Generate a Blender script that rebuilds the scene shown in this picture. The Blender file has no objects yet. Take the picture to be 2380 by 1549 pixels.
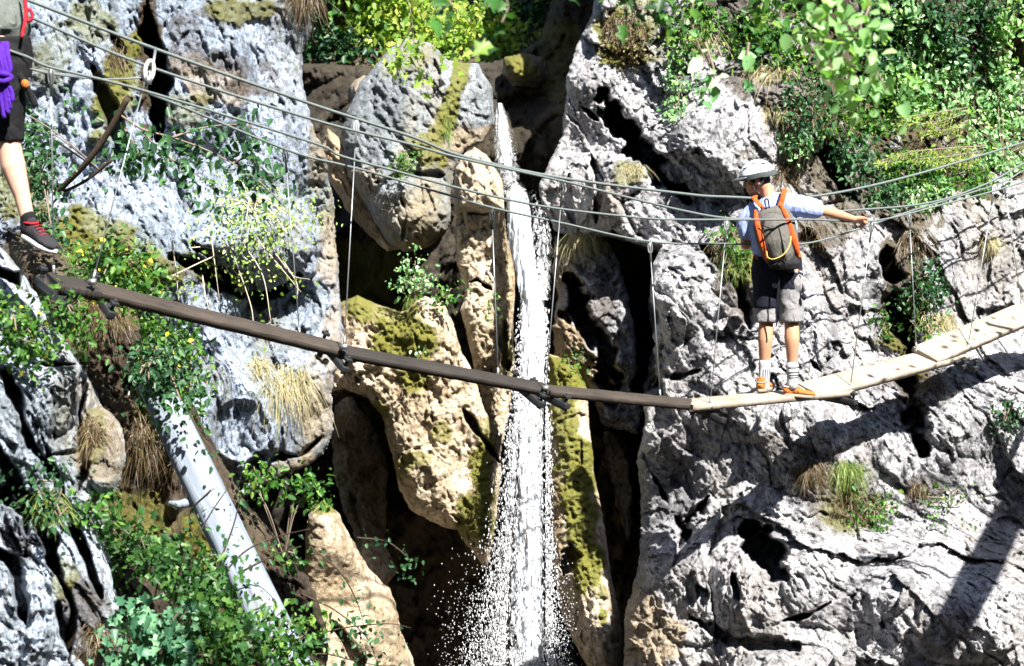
import bpy, bmesh, math, random
import numpy as np
from mathutils import Vector, Matrix
random.seed(7)
RNG = np.random.default_rng(7)
SC = bpy.context.scene
COL = SC.collection

# ------------------------------------------------------------------ camera, world, sun, exposure
PITCH = math.radians(10)
cam_d = bpy.data.cameras.new('camera')
cam = bpy.data.objects.new('camera', cam_d); COL.objects.link(cam)
cam_d.lens = 60; cam_d.sensor_width = 36; cam_d.clip_end = 500; cam_d.clip_start = 0.1
cam.location = (0, 0, 0)
cam.rotation_euler = (math.radians(90) - PITCH, 0, 0)
cam_d.dof.use_dof = True; cam_d.dof.focus_distance = 13.4; cam_d.dof.aperture_fstop = 3.2
SC.camera = cam

SUN_AZ, SUN_EL = math.radians(36), math.radians(54)
SUN = Vector((math.sin(SUN_AZ)*math.cos(SUN_EL), -math.cos(SUN_AZ)*math.cos(SUN_EL), math.sin(SUN_EL)))
w = bpy.data.worlds.new('World'); SC.world = w; w.use_nodes = True
nt = w.node_tree
sky = nt.nodes.new('ShaderNodeTexSky'); sky.sky_type = 'NISHITA'; sky.sun_disc = False
sky.sun_elevation = SUN_EL; sky.sun_rotation = math.atan2(SUN.x, SUN.y)
bg = nt.nodes['Background']; bg.inputs['Strength'].default_value = 0.05
nt.links.new(sky.outputs[0], bg.inputs['Color'])
sl = bpy.data.lights.new('sun', 'SUN'); sl.energy = 5.0; sl.angle = math.radians(0.5); sl.color = (1.0, 0.95, 0.87)
so = bpy.data.objects.new('sun', sl); COL.objects.link(so)
so.rotation_euler = SUN.to_track_quat('Z', 'Y').to_euler()
SC.view_settings.view_transform = 'Standard'; SC.view_settings.look = 'None'
SC.view_settings.exposure = 1.95; SC.view_settings.gamma = 1.0
try:
    SC.cycles.max_bounces = 6; SC.cycles.diffuse_bounces = 1; SC.cycles.transparent_max_bounces = 12
    SC.cycles.use_denoising = True
except Exception: pass

# ------------------------------------------------------------------ pixel (2380 x 1549 picture) -> point
K = 0.6/2380.0
cF = np.array([0, math.cos(PITCH), -math.sin(PITCH)]); cU = np.array([0, math.sin(PITCH), math.cos(PITCH)]); cR = np.array([1.0, 0, 0])
def P(px, py, d):
    return Vector(d*(cF + (px-1190)*K*cR + (774.5-py)*K*cU))
def PA(X, Y, D):
    X = np.asarray(X, float); Y = np.asarray(Y, float); D = np.asarray(D, float)
    return D[..., None]*(cF + ((X-1190)*K)[..., None]*cR + ((774.5-Y)*K)[..., None]*cU)
def bridge_d(px): return 11.75/(1-0.8*K*(px-1190))

# ------------------------------------------------------------------ numeric noise
def _h(ix, iy, iz, s):
    n = (ix*np.uint32(374761393) + iy*np.uint32(668265263) + iz*np.uint32(2246822519) + np.uint32(s*3266489917 & 0xffffffff))
    n = (n ^ (n >> np.uint32(15)))*np.uint32(2246822519)
    n = (n ^ (n >> np.uint32(13)))*np.uint32(3266489917)
    return n ^ (n >> np.uint32(16))
def _hf(*a): return _h(*a).astype(np.float64)/4294967295.0
def vnoise(p, s=0):
    f = np.floor(p); t = p-f; i = f.astype(np.int64).astype(np.uint32)
    t = t*t*t*(t*(t*6-15)+10)
    r = 0
    one = np.uint32(1)
    x0, y0, z0 = i[..., 0], i[..., 1], i[..., 2]
    tx, ty, tz = t[..., 0], t[..., 1], t[..., 2]
    def L(a, b, u): return a+(b-a)*u
    with np.errstate(over='ignore'):
        c = [[[_hf(x0+np.uint32(a), y0+np.uint32(b), z0+np.uint32(e), s) for e in (0, 1)] for b in (0, 1)] for a in (0, 1)]
    v = L(L(L(c[0][0][0], c[1][0][0], tx), L(c[0][1][0], c[1][1][0], tx), ty),
          L(L(c[0][0][1], c[1][0][1], tx), L(c[0][1][1], c[1][1][1], tx), ty), tz)
    return v*2-1
def fbm(p, o=3, s=0, gain=.5):
    r = 0; a = 1.0; tot = 0
    q = np.array(p)
    for k in range(o):
        r = r + a*vnoise(q, s+k*17); tot += a; a *= gain
        q = q*2.03 + 11.3*(k+1)
        q = q[..., [1, 2, 0]]
    return r/tot
def ridged(p, o=3, s=0):
    r = 0; a = 1.0; tot = 0; q = np.array(p)
    for k in range(o):
        r = r + a*(1-2*np.abs(vnoise(q, s+k*13))); tot += a; a *= .5
        q = q*2.07+5.1
    return r/tot
def cells(p, s=0):
    f = np.floor(p); i = f.astype(np.int64).astype(np.uint32)
    F1 = np.full(p.shape[:-1], 9.0); F2 = np.full(p.shape[:-1], 9.0); off = np.zeros(p.shape[:-1]); best = np.zeros(p.shape)
    with np.errstate(over='ignore'):
        for a in (-1, 0, 1):
            for b in (-1, 0, 1):
                for e in (-1, 0, 1):
                    ix = i[..., 0]+np.uint32(a & 0xffffffff); iy = i[..., 1]+np.uint32(b & 0xffffffff); iz = i[..., 2]+np.uint32(e & 0xffffffff)
                    h = _h(ix, iy, iz, s)
                    r0 = (h & np.uint32(1023)).astype(float)/1023; r1 = ((h >> np.uint32(10)) & np.uint32(1023)).astype(float)/1023; r2 = ((h >> np.uint32(20)) & np.uint32(1023)).astype(float)/1023
                    dx = p[..., 0]-(f[..., 0]+a+r0); dy = p[..., 1]-(f[..., 1]+b+r1); dz = p[..., 2]-(f[..., 2]+e+r2)
                    dd = dx*dx+dy*dy+dz*dz
                    m = dd < F1
                    F2 = np.where(m, F1, np.minimum(F2, dd)); F1 = np.where(m, dd, F1)
                    # facet: a tilted plane of its own in every cell
                    tilt = dx*(r1-.5)*2 + dz*(r0-.5)*2 + (r2-.5)*.9
                    off = np.where(m, tilt, off)
    return np.sqrt(F1), np.sqrt(F2), off

# ------------------------------------------------------------------ tags
def tag(o, label=None, cat=None, group=None, kind=None):
    if label: o['label'] = label
    if cat: o['category'] = cat
    if group: o['group'] = group
    if kind: o['kind'] = kind
    return o
def empty(name, loc):
    o = bpy.data.objects.new(name, None); COL.objects.link(o); o.location = loc; o.empty_display_size = .1
    return o
def link(name, me, mat, parent=None, smooth=True):
    o = bpy.data.objects.new(name, me); COL.objects.link(o)
    if mat is not None and not me.materials: me.materials.append(mat)
    if smooth: me.shade_smooth()
    if parent is not None:
        o.parent = parent
        o.matrix_parent_inverse = Matrix.Translation(-Vector(parent.location)) if parent.parent is None else parent_inv(parent)
    return o
def parent_inv(p):
    m = Matrix.Identity(4); chain = []
    while p is not None:
        chain.append(p); p = p.parent
    for q in reversed(chain):
        m = m @ q.matrix_parent_inverse @ Matrix.Translation(q.location)
    return m.inverted()
def np_mesh(name, V, F, attrs=None, tri=False):
    """V (n,3); F (m,4) or (m,3) array or list of arrays"""
    me = bpy.data.meshes.new(name)
    Fs = F if isinstance(F, list) else [F]
    Fs = [np.asarray(f, np.int32) for f in Fs if len(f)]
    V = np.asarray(V, np.float32)
    me.vertices.add(len(V)); me.vertices.foreach_set('co', V.ravel())
    nl = sum(f.size for f in Fs); npoly = sum(len(f) for f in Fs)
    me.loops.add(nl); me.loops.foreach_set('vertex_index', np.concatenate([f.ravel() for f in Fs]))
    me.polygons.add(npoly)
    tot = np.concatenate([np.full(len(f), f.shape[1], np.int32) for f in Fs])
    st = np.concatenate([[0], np.cumsum(tot)[:-1]]).astype(np.int32)
    me.polygons.foreach_set('loop_start', st)
    try: me.polygons.foreach_set('loop_total', tot)
    except Exception: pass
    me.update(calc_edges=True)
    if attrs:
        for k, v in attrs.items():
            a = me.attributes.new(k, 'FLOAT', 'POINT'); a.data.foreach_set('value', np.asarray(v, np.float32))
    me.validate()
    return me

# ------------------------------------------------------------------ materials
class N:
    def __init__(s, name):
        s.m = bpy.data.materials.new(name); s.m.use_nodes = True; s.t = s.m.node_tree
        s.b = s.t.nodes['Principled BSDF']; s.out = s.t.nodes['Material Output']
    def n(s, typ, **kw):
        x = s.t.nodes.new(typ)
        for k, v in kw.items():
            if k in ('operation', 'data_type', 'blend_type', 'attribute_name', 'attribute_type', 'noise_dimensions', 'feature', 'distance', 'wave_type', 'bands_direction'): setattr(x, k, v)
        return x
    def l(s, a, b): s.t.links.new(a, b)
    def coord(s, scale=(1, 1, 1), rot=(0, 0, 0), kind='Object'):
        tc = s.n('ShaderNodeTexCoord'); mp = s.n('ShaderNodeMapping')
        mp.inputs['Scale'].default_value = scale; mp.inputs['Rotation'].default_value = rot
        s.l(tc.outputs[kind], mp.inputs[0]); return mp.outputs[0]
    def noise(s, vec, scale, detail=4, rough=.55, dist=0):
        x = s.n('ShaderNodeTexNoise'); x.inputs['Scale'].default_value = scale; x.inputs['Detail'].default_value = detail
        x.inputs['Roughness'].default_value = rough; x.inputs['Distortion'].default_value = dist
        if vec is not None: s.l(vec, x.inputs['Vector'])
        return x.outputs['Fac']
    def ramp(s, fac, stops):
        r = s.n('ShaderNodeValToRGB'); e = r.color_ramp.elements
        while len(e) < len(stops): e.new(.5)
        for k, (p, c) in enumerate(stops):
            e[k].position = p; e[k].color = (*c, 1) if len(c) == 3 else c
        s.l(fac, r.inputs[0]); return r.outputs[0]
    def mix(s, fac, a, b, mode='MIX'):
        x = s.n('ShaderNodeMix', data_type='RGBA'); x.blend_type = mode
        for sock, v in ((x.inputs[0], fac), (x.inputs[6], a), (x.inputs[7], b)):
            if isinstance(v, (int, float)): sock.default_value = v
            elif isinstance(v, tuple): sock.default_value = (*v, 1)
            else: s.l(v, sock)
        return x.outputs[2]
    def math(s, op, a, b=0.0, clamp=False):
        x = s.n('ShaderNodeMath', operation=op); x.use_clamp = clamp
        for sock, v in ((x.inputs[0], a), (x.inputs[1], b)):
            if isinstance(v, (int, float)): sock.default_value = v
            else: s.l(v, sock)
        return x.outputs[0]
    def attr(s, name):
        x = s.n('ShaderNodeAttribute', attribute_name=name); return x.outputs['Fac']
    def bump(s, h, strength=.5, dist=.01):
        x = s.n('ShaderNodeBump'); x.inputs['Strength'].default_value = strength; x.inputs['Distance'].default_value = dist
        s.l(h, x.inputs['Height']); s.l(x.outputs[0], s.b.inputs['Normal'])
    def fin(s, col, rough=.8, spec=.3):
        if isinstance(col, tuple): s.b.inputs['Base Color'].default_value = (*col, 1)
        else: s.l(col, s.b.inputs['Base Color'])
        if isinstance(rough, (int, float)): s.b.inputs['Roughness'].default_value = rough
        else: s.l(rough, s.b.inputs['Roughness'])
        s.b.inputs['Specular IOR Level'].default_value = spec
        return s.m

def rock_mat(name, light, mid, dark, stain, moss=((.05, .065, .006), (.20, .19, .02)), soil=(.045, .03, .018), streak=(1, 1, .45), speck=.5):
    m = N(name)
    v = m.coord(); vs = m.coord(scale=streak, rot=(0, math.radians(-25), 0))
    a = m.noise(vs, 1.6, 5, .6, .6)
    c = m.ramp(a, [(.22, dark), (.40, mid), (.56, light), (.8, tuple(min(1, q*1.08) for q in light))])
    f = m.noise(v, 14, 6, .7, .3)
    c = m.mix(m.ramp(f, [(.38, (1, 1, 1)), (.52, (0, 0, 0))]), c, m.mix(.8, c, dark))
    f2 = m.noise(vs, 42, 4, .7)
    c = m.mix(m.math('MULTIPLY', m.ramp(f2, [(.38, (1, 1, 1)), (.46, (0, 0, 0))]), speck), c, tuple(q*.5 for q in dark))
    bl = m.noise(vs, 5.0, 6, .68, .8)
    c = m.mix(m.ramp(bl, [(.36, (.85,)*3), (.50, (0, 0, 0))]), c, m.mix(.7, mid, dark))
    st = m.noise(m.coord(scale=(1, 1, .35)), .9, 4, .6)
    c = m.mix(m.ramp(st, [(.5, (0, 0, 0)), (.68, (.75, .75, .75))]), c, stain)
    # tan deposit, soil (also standing for shaded gaps) and moss where the mesh carries them
    tanf = m.attr('tan'); c = m.mix(tanf, c, m.mix(m.noise(vs, 3.5, 5, .65), (.17, .115, .055), (.52, .42, .28)))
    tf = m.noise(v, 22, 5, .7)
    c = m.mix(m.math('MULTIPLY', tanf, m.ramp(tf, [(.36, (1, 1, 1)), (.5, (0, 0, 0))])), c, (.11, .07, .03))
    sf = m.attr('soil'); c = m.mix(sf, c, m.mix(m.noise(v, 9, 4, .6), tuple(q*.4 for q in soil), tuple(q*1.7 for q in soil)))
    mf = m.attr('moss'); mn = m.noise(v, 11, 5, .7)
    c = m.mix(mf, c, m.mix(mn, moss[0], moss[1]))
    h1 = m.noise(v, 30, 6, .72, .4); h2 = m.noise(v, 95, 3, .6)
    h = m.math('ADD', h1, m.math('MULTIPLY', h2, .35))
    m.bump(h, 1.0, .035)
    return m.fin(c, m.math('SUBTRACT', m.ramp(f, [(.3, (.95,)*3), (.7, (.7,)*3)]), m.math('MULTIPLY', tanf, .25)), .3)

def simple(name, col, rough=.6, spec=.4, var=.12, nscale=30, bump=0, bscale=200, bdist=.002, metal=0):
    m = N(name); v = m.coord()
    n = m.noise(v, nscale, 4, .6)
    c = m.mix(n, tuple(q*(1-var*2) for q in col), tuple(min(1, q*(1+var*2)) for q in col))
    if bump: m.bump(m.noise(v, bscale, 4, .6), bump, bdist)
    m.b.inputs['Metallic'].default_value = metal
    return m.fin(c, rough, spec)

def leaf_mat(name, a, b, c=None, trans=.45, rough=.45):
    m = N(name)
    g = m.n('ShaderNodeNewGeometry')
    stops = [(0, a), (.65, b)] + ([(1, c)] if c else [(1, b)])
    col = m.ramp(g.outputs['Random Per Island'], stops)
    m.fin(col, rough, .35)
    tr = m.n('ShaderNodeBsdfTranslucent')
    m.l(m.mix(1.0, col, (1.25, 1.3, .55), 'MULTIPLY'), tr.inputs[0])
    mx = m.n('ShaderNodeMixShader'); mx.inputs[0].default_value = trans
    m.l(m.b.outputs[0], mx.inputs[1]); m.l(tr.outputs[0], mx.inputs[2]); m.l(mx.outputs[0], m.out.inputs[0])
    return m.m

M = {}
M['rock_skylit'] = rock_mat('limestone_skylit_blue', (.37, .44, .58), (.24, .29, .375), (.07, .085, .09), (.15, .145, .10), streak=(1, 1, .3), speck=.8)  # blue of skylit shade put into the limestone colour
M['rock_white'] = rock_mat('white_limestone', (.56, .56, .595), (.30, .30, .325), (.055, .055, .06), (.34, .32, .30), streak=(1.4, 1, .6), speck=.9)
M['rock_near'] = rock_mat('limestone_skylit_pale', (.52, .60, .73), (.34, .40, .49), (.06, .07, .07), (.22, .21, .14), streak=(1.3, 1, .35), speck=.8)  # open-shade blue from the sky mixed into this stone colour
M['rock_tan'] = rock_mat('tan_limestone', (.66, .57, .44), (.45, .36, .25), (.14, .10, .055), (.52, .46, .38))
M['rock_boulder_pale'] = rock_mat('pale_boulder_stone', (.60, .60, .60), (.40, .40, .40), (.13, .13, .13), (.45, .40, .32))
M['rock_boulder'] = rock_mat('grey_boulder_stone', (.31, .34, .37), (.19, .215, .24), (.07, .08, .085), (.26, .23, .15))
M['rock_dark'] = rock_mat('dark_shade_rock', (.05, .043, .032), (.03, .024, .017), (.012, .01, .008), (.04, .03, .016))  # shade of the gorge interior put into a near-black base
M['soil'] = rock_mat('earth', (.085, .06, .04), (.05, .035, .022), (.018, .013, .009), (.10, .085, .055))
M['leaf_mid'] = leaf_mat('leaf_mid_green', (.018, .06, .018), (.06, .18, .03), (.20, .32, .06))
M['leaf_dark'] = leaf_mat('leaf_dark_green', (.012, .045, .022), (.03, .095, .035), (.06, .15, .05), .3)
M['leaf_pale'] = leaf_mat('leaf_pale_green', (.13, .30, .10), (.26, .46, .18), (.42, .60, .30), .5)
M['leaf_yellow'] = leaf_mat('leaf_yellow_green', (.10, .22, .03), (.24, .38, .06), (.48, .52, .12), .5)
M['leaf_cool'] = leaf_mat('leaf_cool_green', (.05, .17, .06), (.22, .42, .18), (.55, .72, .45), .4)  # light end lifted to put sunlit highlights into the leaf colour
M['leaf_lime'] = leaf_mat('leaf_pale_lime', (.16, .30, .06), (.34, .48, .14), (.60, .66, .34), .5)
M['flower'] = leaf_mat('yellow_petal', (.55, .45, .02), (.75, .62, .05), None, .3)
M['leaf_flower'] = leaf_mat('green_leaf_with_yellow_petals', (.025, .085, .02), (.07, .18, .03), (.12, .24, .04))
_r = [n for n in M['leaf_flower'].node_tree.nodes if n.type == 'VALTORGB'][0].color_ramp
for p_, c_ in ((.962, (.12, .24, .04, 1)), (.968, (.70, .56, .04, 1))):
    _e = _r.elements.new(p_); _e.color = c_
_r.elements[-1].color = (.8, .65, .06, 1)
M['leaf_bush'] = leaf_mat('leaf_deep_green', (.014, .048, .014), (.035, .115, .025), (.10, .20, .04))  # deeper green ramp for the maple bushes
M['leaf_teal'] = leaf_mat('leaf_blue_green', (.03, .10, .055), (.07, .19, .10), (.15, .30, .16), .3)
M['straw'] = leaf_mat('straw_grass', (.22, .18, .10), (.46, .40, .26), (.24, .27, .10), .3)
M['grass'] = leaf_mat('green_grass', (.06, .12, .02), (.14, .22, .04), (.32, .32, .10), .35)
M['dry'] = leaf_mat('dry_brown_grass', (.040, .027, .015), (.09, .06, .03), (.18, .15, .07), .2)
M['bark'] = simple('dark_bark', (.045, .032, .022), .9, .2, .3, 40, .6, 60, .01)
M['twig'] = simple('grey_twig', (.16, .13, .10), .85, .2, .2, 40)
M['pale_twig'] = simple('pale_dry_twig', (.42, .37, .29), .85, .2, .2, 40)
M['steel'] = simple('galvanised_steel', (.28, .30, .31), .45, .5, .1, 50, metal=.75)
M['cable'] = simple('wire_rope', (.12, .145, .145), .6, .5, .25, 120, .8, 300, .003, metal=.35)
M['iron'] = simple('dark_iron', (.03, .032, .035), .55, .5, .2, 60, metal=.5)

def wood_mat(name, a, b, dark):
    m = N(name)
    v = m.coord(scale=(.9, 11, 11)); n = m.noise(v, 3, 7, .7, 1.5)
    c = m.ramp(n, [(.25, dark), (.45, a), (.7, b)])
    c = m.mix(m.ramp(m.noise(m.coord(), 3.0, 3, .6), [(.4, (0, 0, 0)), (.75, (.5, .5, .5))]), c, dark)
    m.bump(n, .5, .004)
    return m.fin(c, .75, .3)
M['wood_dark'] = wood_mat('wet_dark_wood', (.020, .017, .015), (.040, .034, .03), (.008, .006, .005))
M['wood_brown'] = wood_mat('brown_weathered_wood', (.034, .026, .021), (.068, .056, .046), (.012, .009, .007))
M['wood_pale'] = wood_mat('pale_sawn_wood', (.26, .225, .185), (.37, .325, .275), (.11, .085, .06))
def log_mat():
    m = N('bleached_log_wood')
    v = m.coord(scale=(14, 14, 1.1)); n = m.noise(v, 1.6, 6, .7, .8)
    c = m.ramp(n, [(.20, (.06, .07, .08)), (.34, (.14, .165, .205)), (.62, (.215, .255, .32))])  # bleached wood tone, with a blue skylight tint put in
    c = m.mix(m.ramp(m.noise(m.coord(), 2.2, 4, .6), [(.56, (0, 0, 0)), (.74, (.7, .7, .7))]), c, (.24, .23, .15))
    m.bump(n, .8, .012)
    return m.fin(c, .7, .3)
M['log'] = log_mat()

# ------------------------------------------------------------------ relief rock masses
SURF = []          # (x0,y0,step,depth grid with inf outside)
def seg_dist(X, Y, pts, closed=False):
    D = np.full(X.shape, 1e9); T = np.zeros(X.shape)
    n = len(pts)
    for i in range(n if closed else n-1):
        ax, ay = pts[i][:2]; bx, by = pts[(i+1) % n][:2]
        vx, vy = bx-ax, by-ay; L = vx*vx+vy*vy+1e-9
        t = np.clip(((X-ax)*vx+(Y-ay)*vy)/L, 0, 1)
        d = np.hypot(X-ax-t*vx, Y-ay-t*vy)
        m = d < D; D = np.where(m, d, D); T = np.where(m, (i+t)/max(1, n-1), T)
    return D, T
def inside(X, Y, pts):
    c = np.zeros(X.shape, bool); n = len(pts)
    for i in range(n):
        ax, ay = pts[i]; bx, by = pts[(i+1) % n]
        if ay == by: continue
        cond = ((ay > Y) != (by > Y)) & (X < (bx-ax)*(Y-ay)/(by-ay)+ax)
        c ^= cond
    return c
def sstep(a, b, x):
    t = np.clip((x-a)/(b-a), 0, 1); return t*t*(3-2*t)

def relief(name, poly, ctrl, mat, R=.4, RD=None, thick=3.0, step=2.8, jag=9, jsc=38, seed=1, big=.25, facet=.14, fine=.04, tiny=.02,
           fs=.6, ani=(1, 1, .55), rot=-25, grooves=(), bumps=(), moss=(), soil=(), tan=(), parent=None, back=True, pits=.03):
    xs = [p[0] for p in poly]; ys = [p[1] for p in poly]
    x0, x1, y0, y1 = min(xs)-12, max(xs)+12, min(ys)-12, max(ys)+12
    nx = int((x1-x0)/step)+1; ny = int((y1-y0)/step)+1
    X, Y = np.meshgrid(x0+np.arange(nx)*step, y0+np.arange(ny)*step)
    D, _ = seg_dist(X, Y, poly, True)
    sd = np.where(inside(X, Y, poly), D, -D)
    q2 = np.stack([X/jsc, Y/jsc, np.full(X.shape, seed*3.7)], -1)
    sd = sd + jag*fbm(q2, 4, seed+50, .6)
    # base depth from the control points
    if len(ctrl) == 1: B = np.full(X.shape, float(ctrl[0][2]))
    else:
        W = 0; B = 0
        for cx, cy, cd in ctrl:
            wgt = 1/((X-cx)**2+(Y-cy)**2+60**2)**1.5; W = W+wgt; B = B+wgt*cd
        B = B/W
    s_m = np.clip(sd, 0, None)*K*B
    RD = R if RD is None else RD
    qd = np.clip(s_m/R, 0, 1)
    d = B + RD*(1-np.sqrt(np.clip(1-(1-qd)**2, 0, 1)))
    p = PA(X, Y, B)
    a = math.radians(rot); ca, sa = math.cos(a), math.sin(a)
    u = np.stack([(p[..., 0]*ca-p[..., 2]*sa)*ani[0], p[..., 1]*ani[1], (p[..., 0]*sa+p[..., 2]*ca)*ani[2]], -1)
    wob = fbm(p/.35, 3, seed+3)
    for g in grooves:
        pts, hw, dep = g[0], g[1], g[2]
        gd, gt = seg_dist(X, Y, pts)
        gd = gd + wob*hw*.9 + fbm(p/.13, 3, seed+8)*hw*.9
        taper = np.ones_like(gt) if len(g) > 3 and g[3] == 'flat' else np.clip(1.2-np.abs(gt*2-1)**2.2*1.1, .12, 1)
        d = d + dep*(1-sstep(.35, 1.05, gd/(hw*taper)))
    for bx, by, rx, ry, ang, hh in bumps:
        c, s_ = math.cos(math.radians(ang)), math.sin(math.radians(ang))
        lx = ((X-bx)*c+(Y-by)*s_)/rx; ly = (-(X-bx)*s_+(Y-by)*c)/ry
        rr = lx*lx+ly*ly+wob*.35
        d = d - hh*np.sqrt(np.clip(1-rr, 0, 1))
    warp = u + .12*np.stack([wob, wob[..., ::-1], wob], -1)
    disp = big*fbm(u/1.1, 3, seed+1)
    if facet:
        F1, F2, off = cells(warp/fs, seed+2)
        cm = sstep(.1, .5, fbm(u/.8, 2, seed+14))
        disp = disp + facet*off - facet*.45*cm*(1-sstep(.0, .09, F2-F1))
        w2 = warp + .03*np.stack([fbm(u/.09, 2, seed+15)]*3, -1)
        G1, G2, off2 = cells(w2/(fs*.33), seed+4)
        disp = disp + facet*.42*off2
        G1, G2, off3 = cells(w2/(fs*.12), seed+7)
        disp = disp + facet*.15*off3
    disp = disp + fine*ridged(u/.22, 3, seed+5) + tiny*fbm(p/.05, 4, seed+6, .7)
    if pits:
        pn = fbm(u/.10, 3, seed+9)
        disp = disp - pits*sstep(.15, .42, pn)*2
        pn2 = fbm(u/.045, 2, seed+10); disp = disp - pits*.30*sstep(.12, .4, pn2)*2
    pn = fbm(p/.22, 4, seed+30, .6)
    def field(lst):
        f = np.zeros(X.shape)
        for it in lst:
            bx, by, rx, ry, ang, amt = it
            c, s_ = math.cos(math.radians(ang)), math.sin(math.radians(ang))
            lx = ((X-bx)*c+(Y-by)*s_)/rx; ly = (-(X-bx)*s_+(Y-by)*c)/ry
            f = np.maximum(f, amt*sstep(1.15, .75, np.sqrt(lx*lx+ly*ly)+pn*.9))
        return f
    mossf = field(moss)
    disp = disp*(1-.5*mossf) + mossf*(.025 + .05*fbm(p/.035, 2, seed+33) + .04*fbm(p/.12, 2, seed+34))
    d = d - disp*np.clip(s_m/.08, .25, 1)
    keep = sd > -.75*step
    gy, gx = np.gradient(sd, step)
    gl = gx*gx+gy*gy+1e-6
    mv = np.clip(-sd/gl, -step, step)*(sd < 0)
    Xs = X+mv*gx; Ys = Y+mv*gy
    V = PA(Xs, Ys, d)
    SURF.append((x0, y0, step, np.where(sd > 0, d, np.inf)))
    cell = keep[:-1, :-1] & keep[1:, :-1] & keep[:-1, 1:] & keep[1:, 1:]
    idx = np.arange(nx*ny).reshape(ny, nx)
    A_, B_, C_, D_ = idx[:-1, :-1][cell], idx[1:, :-1][cell], idx[1:, 1:][cell], idx[:-1, 1:][cell]
    F = np.stack([A_, B_, C_, D_], 1)
    # skirt along the border
    cp = np.pad(cell, 1)
    e = []
    top = cell & ~cp[:-2, 1:-1]; bot = cell & ~cp[2:, 1:-1]; lef = cell & ~cp[1:-1, :-2]; rig = cell & ~cp[1:-1, 2:]
    e.append(np.stack([idx[:-1, 1:][top], idx[:-1, :-1][top]], 1) if top.any() else np.zeros((0, 2), int))
    e.append(np.stack([idx[1:, :-1][bot], idx[1:, 1:][bot]], 1))
    e.append(np.stack([idx[:-1, :-1][lef], idx[1:, :-1][lef]], 1))
    e.append(np.stack([idx[1:, 1:][rig], idx[:-1, 1:][rig]], 1))
    E = np.concatenate(e)
    bv = np.unique(E)
    fX, fY, fd = Xs.ravel(), Ys.ravel(), d.ravel()
    # the sides run back roughly straight, drawing in a little
    cxm, cym = fX[bv].mean(), fY[bv].mean()
    V1 = V.reshape(-1, 3)
    dirv = V1[bv]/fd[bv][:, None]
    base = nx*ny
    map0 = np.full(nx*ny, -1); map0[bv] = bv
    Vall = [V1]; Fall = [F]; prev = map0; nb = base
    cen = V1[bv].mean(0)
    FR = (.02, .05, .1, .17, .26, .38, .52, .7, .85, 1.0)
    for k, fr in enumerate(FR):
        vv = V1[bv] + dirv*thick*fr
        wv = fbm(vv/.5, 4, seed+20); w2 = fbm(vv/.5, 4, seed+27)
        sh = (cen-vv); sh[:, 1] = 0; sh /= np.linalg.norm(sh, axis=1)[:, None]+1e-6
        amp = min(.16, thick*fr*.5)
        vv = vv + sh*(amp*(.9+wv*1.1)+.03*k*min(1, thick/3))[:, None] + np.stack([w2, w2, wv], 1)*amp*.4
        cur = np.full(nx*ny, -1); cur[bv] = nb+np.arange(len(bv)); nb += len(bv)
        Vall.append(vv); Fall.append(np.stack([prev[E[:, 0]], cur[E[:, 0]], cur[E[:, 1]], prev[E[:, 1]]], 1)[:, ::-1]); prev = cur
    Vt = np.concatenate(Vall); Ft = np.concatenate(Fall)
    at = {}
    for nm, lst in (('moss', moss), ('soil', soil), ('tan', tan)):
        f = (mossf if nm == 'moss' else field(lst)).ravel()
        at[nm] = np.concatenate([f]+[f[bv]]*len(FR))
    used = np.unique(Ft); rem = np.full(len(Vt), -1); rem[used] = np.arange(len(used))
    me = np_mesh(name, Vt[used], rem[Ft], {k: v[used] for k, v in at.items()})
    return link(name, me, mat, parent)
def surf(px, py, default=15.0):
    b = np.inf
    for x0, y0, st, G in SURF:
        i = int(round((py-y0)/st)); j = int(round((px-x0)/st))
        if 0 <= i < G.shape[0] and 0 <= j < G.shape[1]: b = min(b, G[i, j])
    return float(b) if np.isfinite(b) else default

# ------------------------------------------------------------------ THE SETTING: cliffs, gorge, slope, bed
def struct(o): return tag(o, kind='structure')
def plane_grid(name, x0, x1, y0, y1, nx, ny, zf, mat):
    X, Y = np.meshgrid(np.linspace(x0, x1, nx), np.linspace(y0, y1, ny))
    V = np.stack([X, Y, zf(X, Y)], -1).reshape(-1, 3); idx = np.arange(nx*ny).reshape(ny, nx)
    F = np.stack([idx[:-1, :-1].ravel(), idx[:-1, 1:].ravel(), idx[1:, 1:].ravel(), idx[1:, :-1].ravel()], 1)
    return link(name, np_mesh(name, V, F), mat)
def bedz(X, Y):
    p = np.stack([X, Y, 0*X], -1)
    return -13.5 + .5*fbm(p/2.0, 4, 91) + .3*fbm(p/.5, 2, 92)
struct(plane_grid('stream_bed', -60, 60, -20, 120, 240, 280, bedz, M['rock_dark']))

# unseen dark slope added behind the viewer to cut skylight in the gorge
def hillside():
    az = np.radians(np.linspace(70, 300, 120)); hh = np.linspace(0, 1, 40)
    A, H_ = np.meshgrid(az, hh)
    p = np.stack([np.cos(A)*3, np.sin(A)*3, H_*5], -1)
    top = 36 + 5*fbm(np.stack([A*2.5, 0*A, 0*A], -1), 3, 77)
    Rr = 26 + 16*H_ + 2.5*fbm(p, 4, 78)
    V = np.stack([np.sin(A)*Rr, np.cos(A)*Rr, -14+H_*(top+14)*.92], -1).reshape(-1, 3); idx = np.arange(120*40).reshape(40, 120)
    F = np.stack([idx[:-1, :-1].ravel(), idx[:-1, 1:].ravel(), idx[1:, 1:].ravel(), idx[1:, :-1].ravel()], 1)
    return link('sky_block_hill', np_mesh('sky_block_hill', V, F), simple('dark_sky_block', (.018, .026, .012), .95, .1, .4, .6, 1, 1.5, .8))
struct(hillside())
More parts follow.
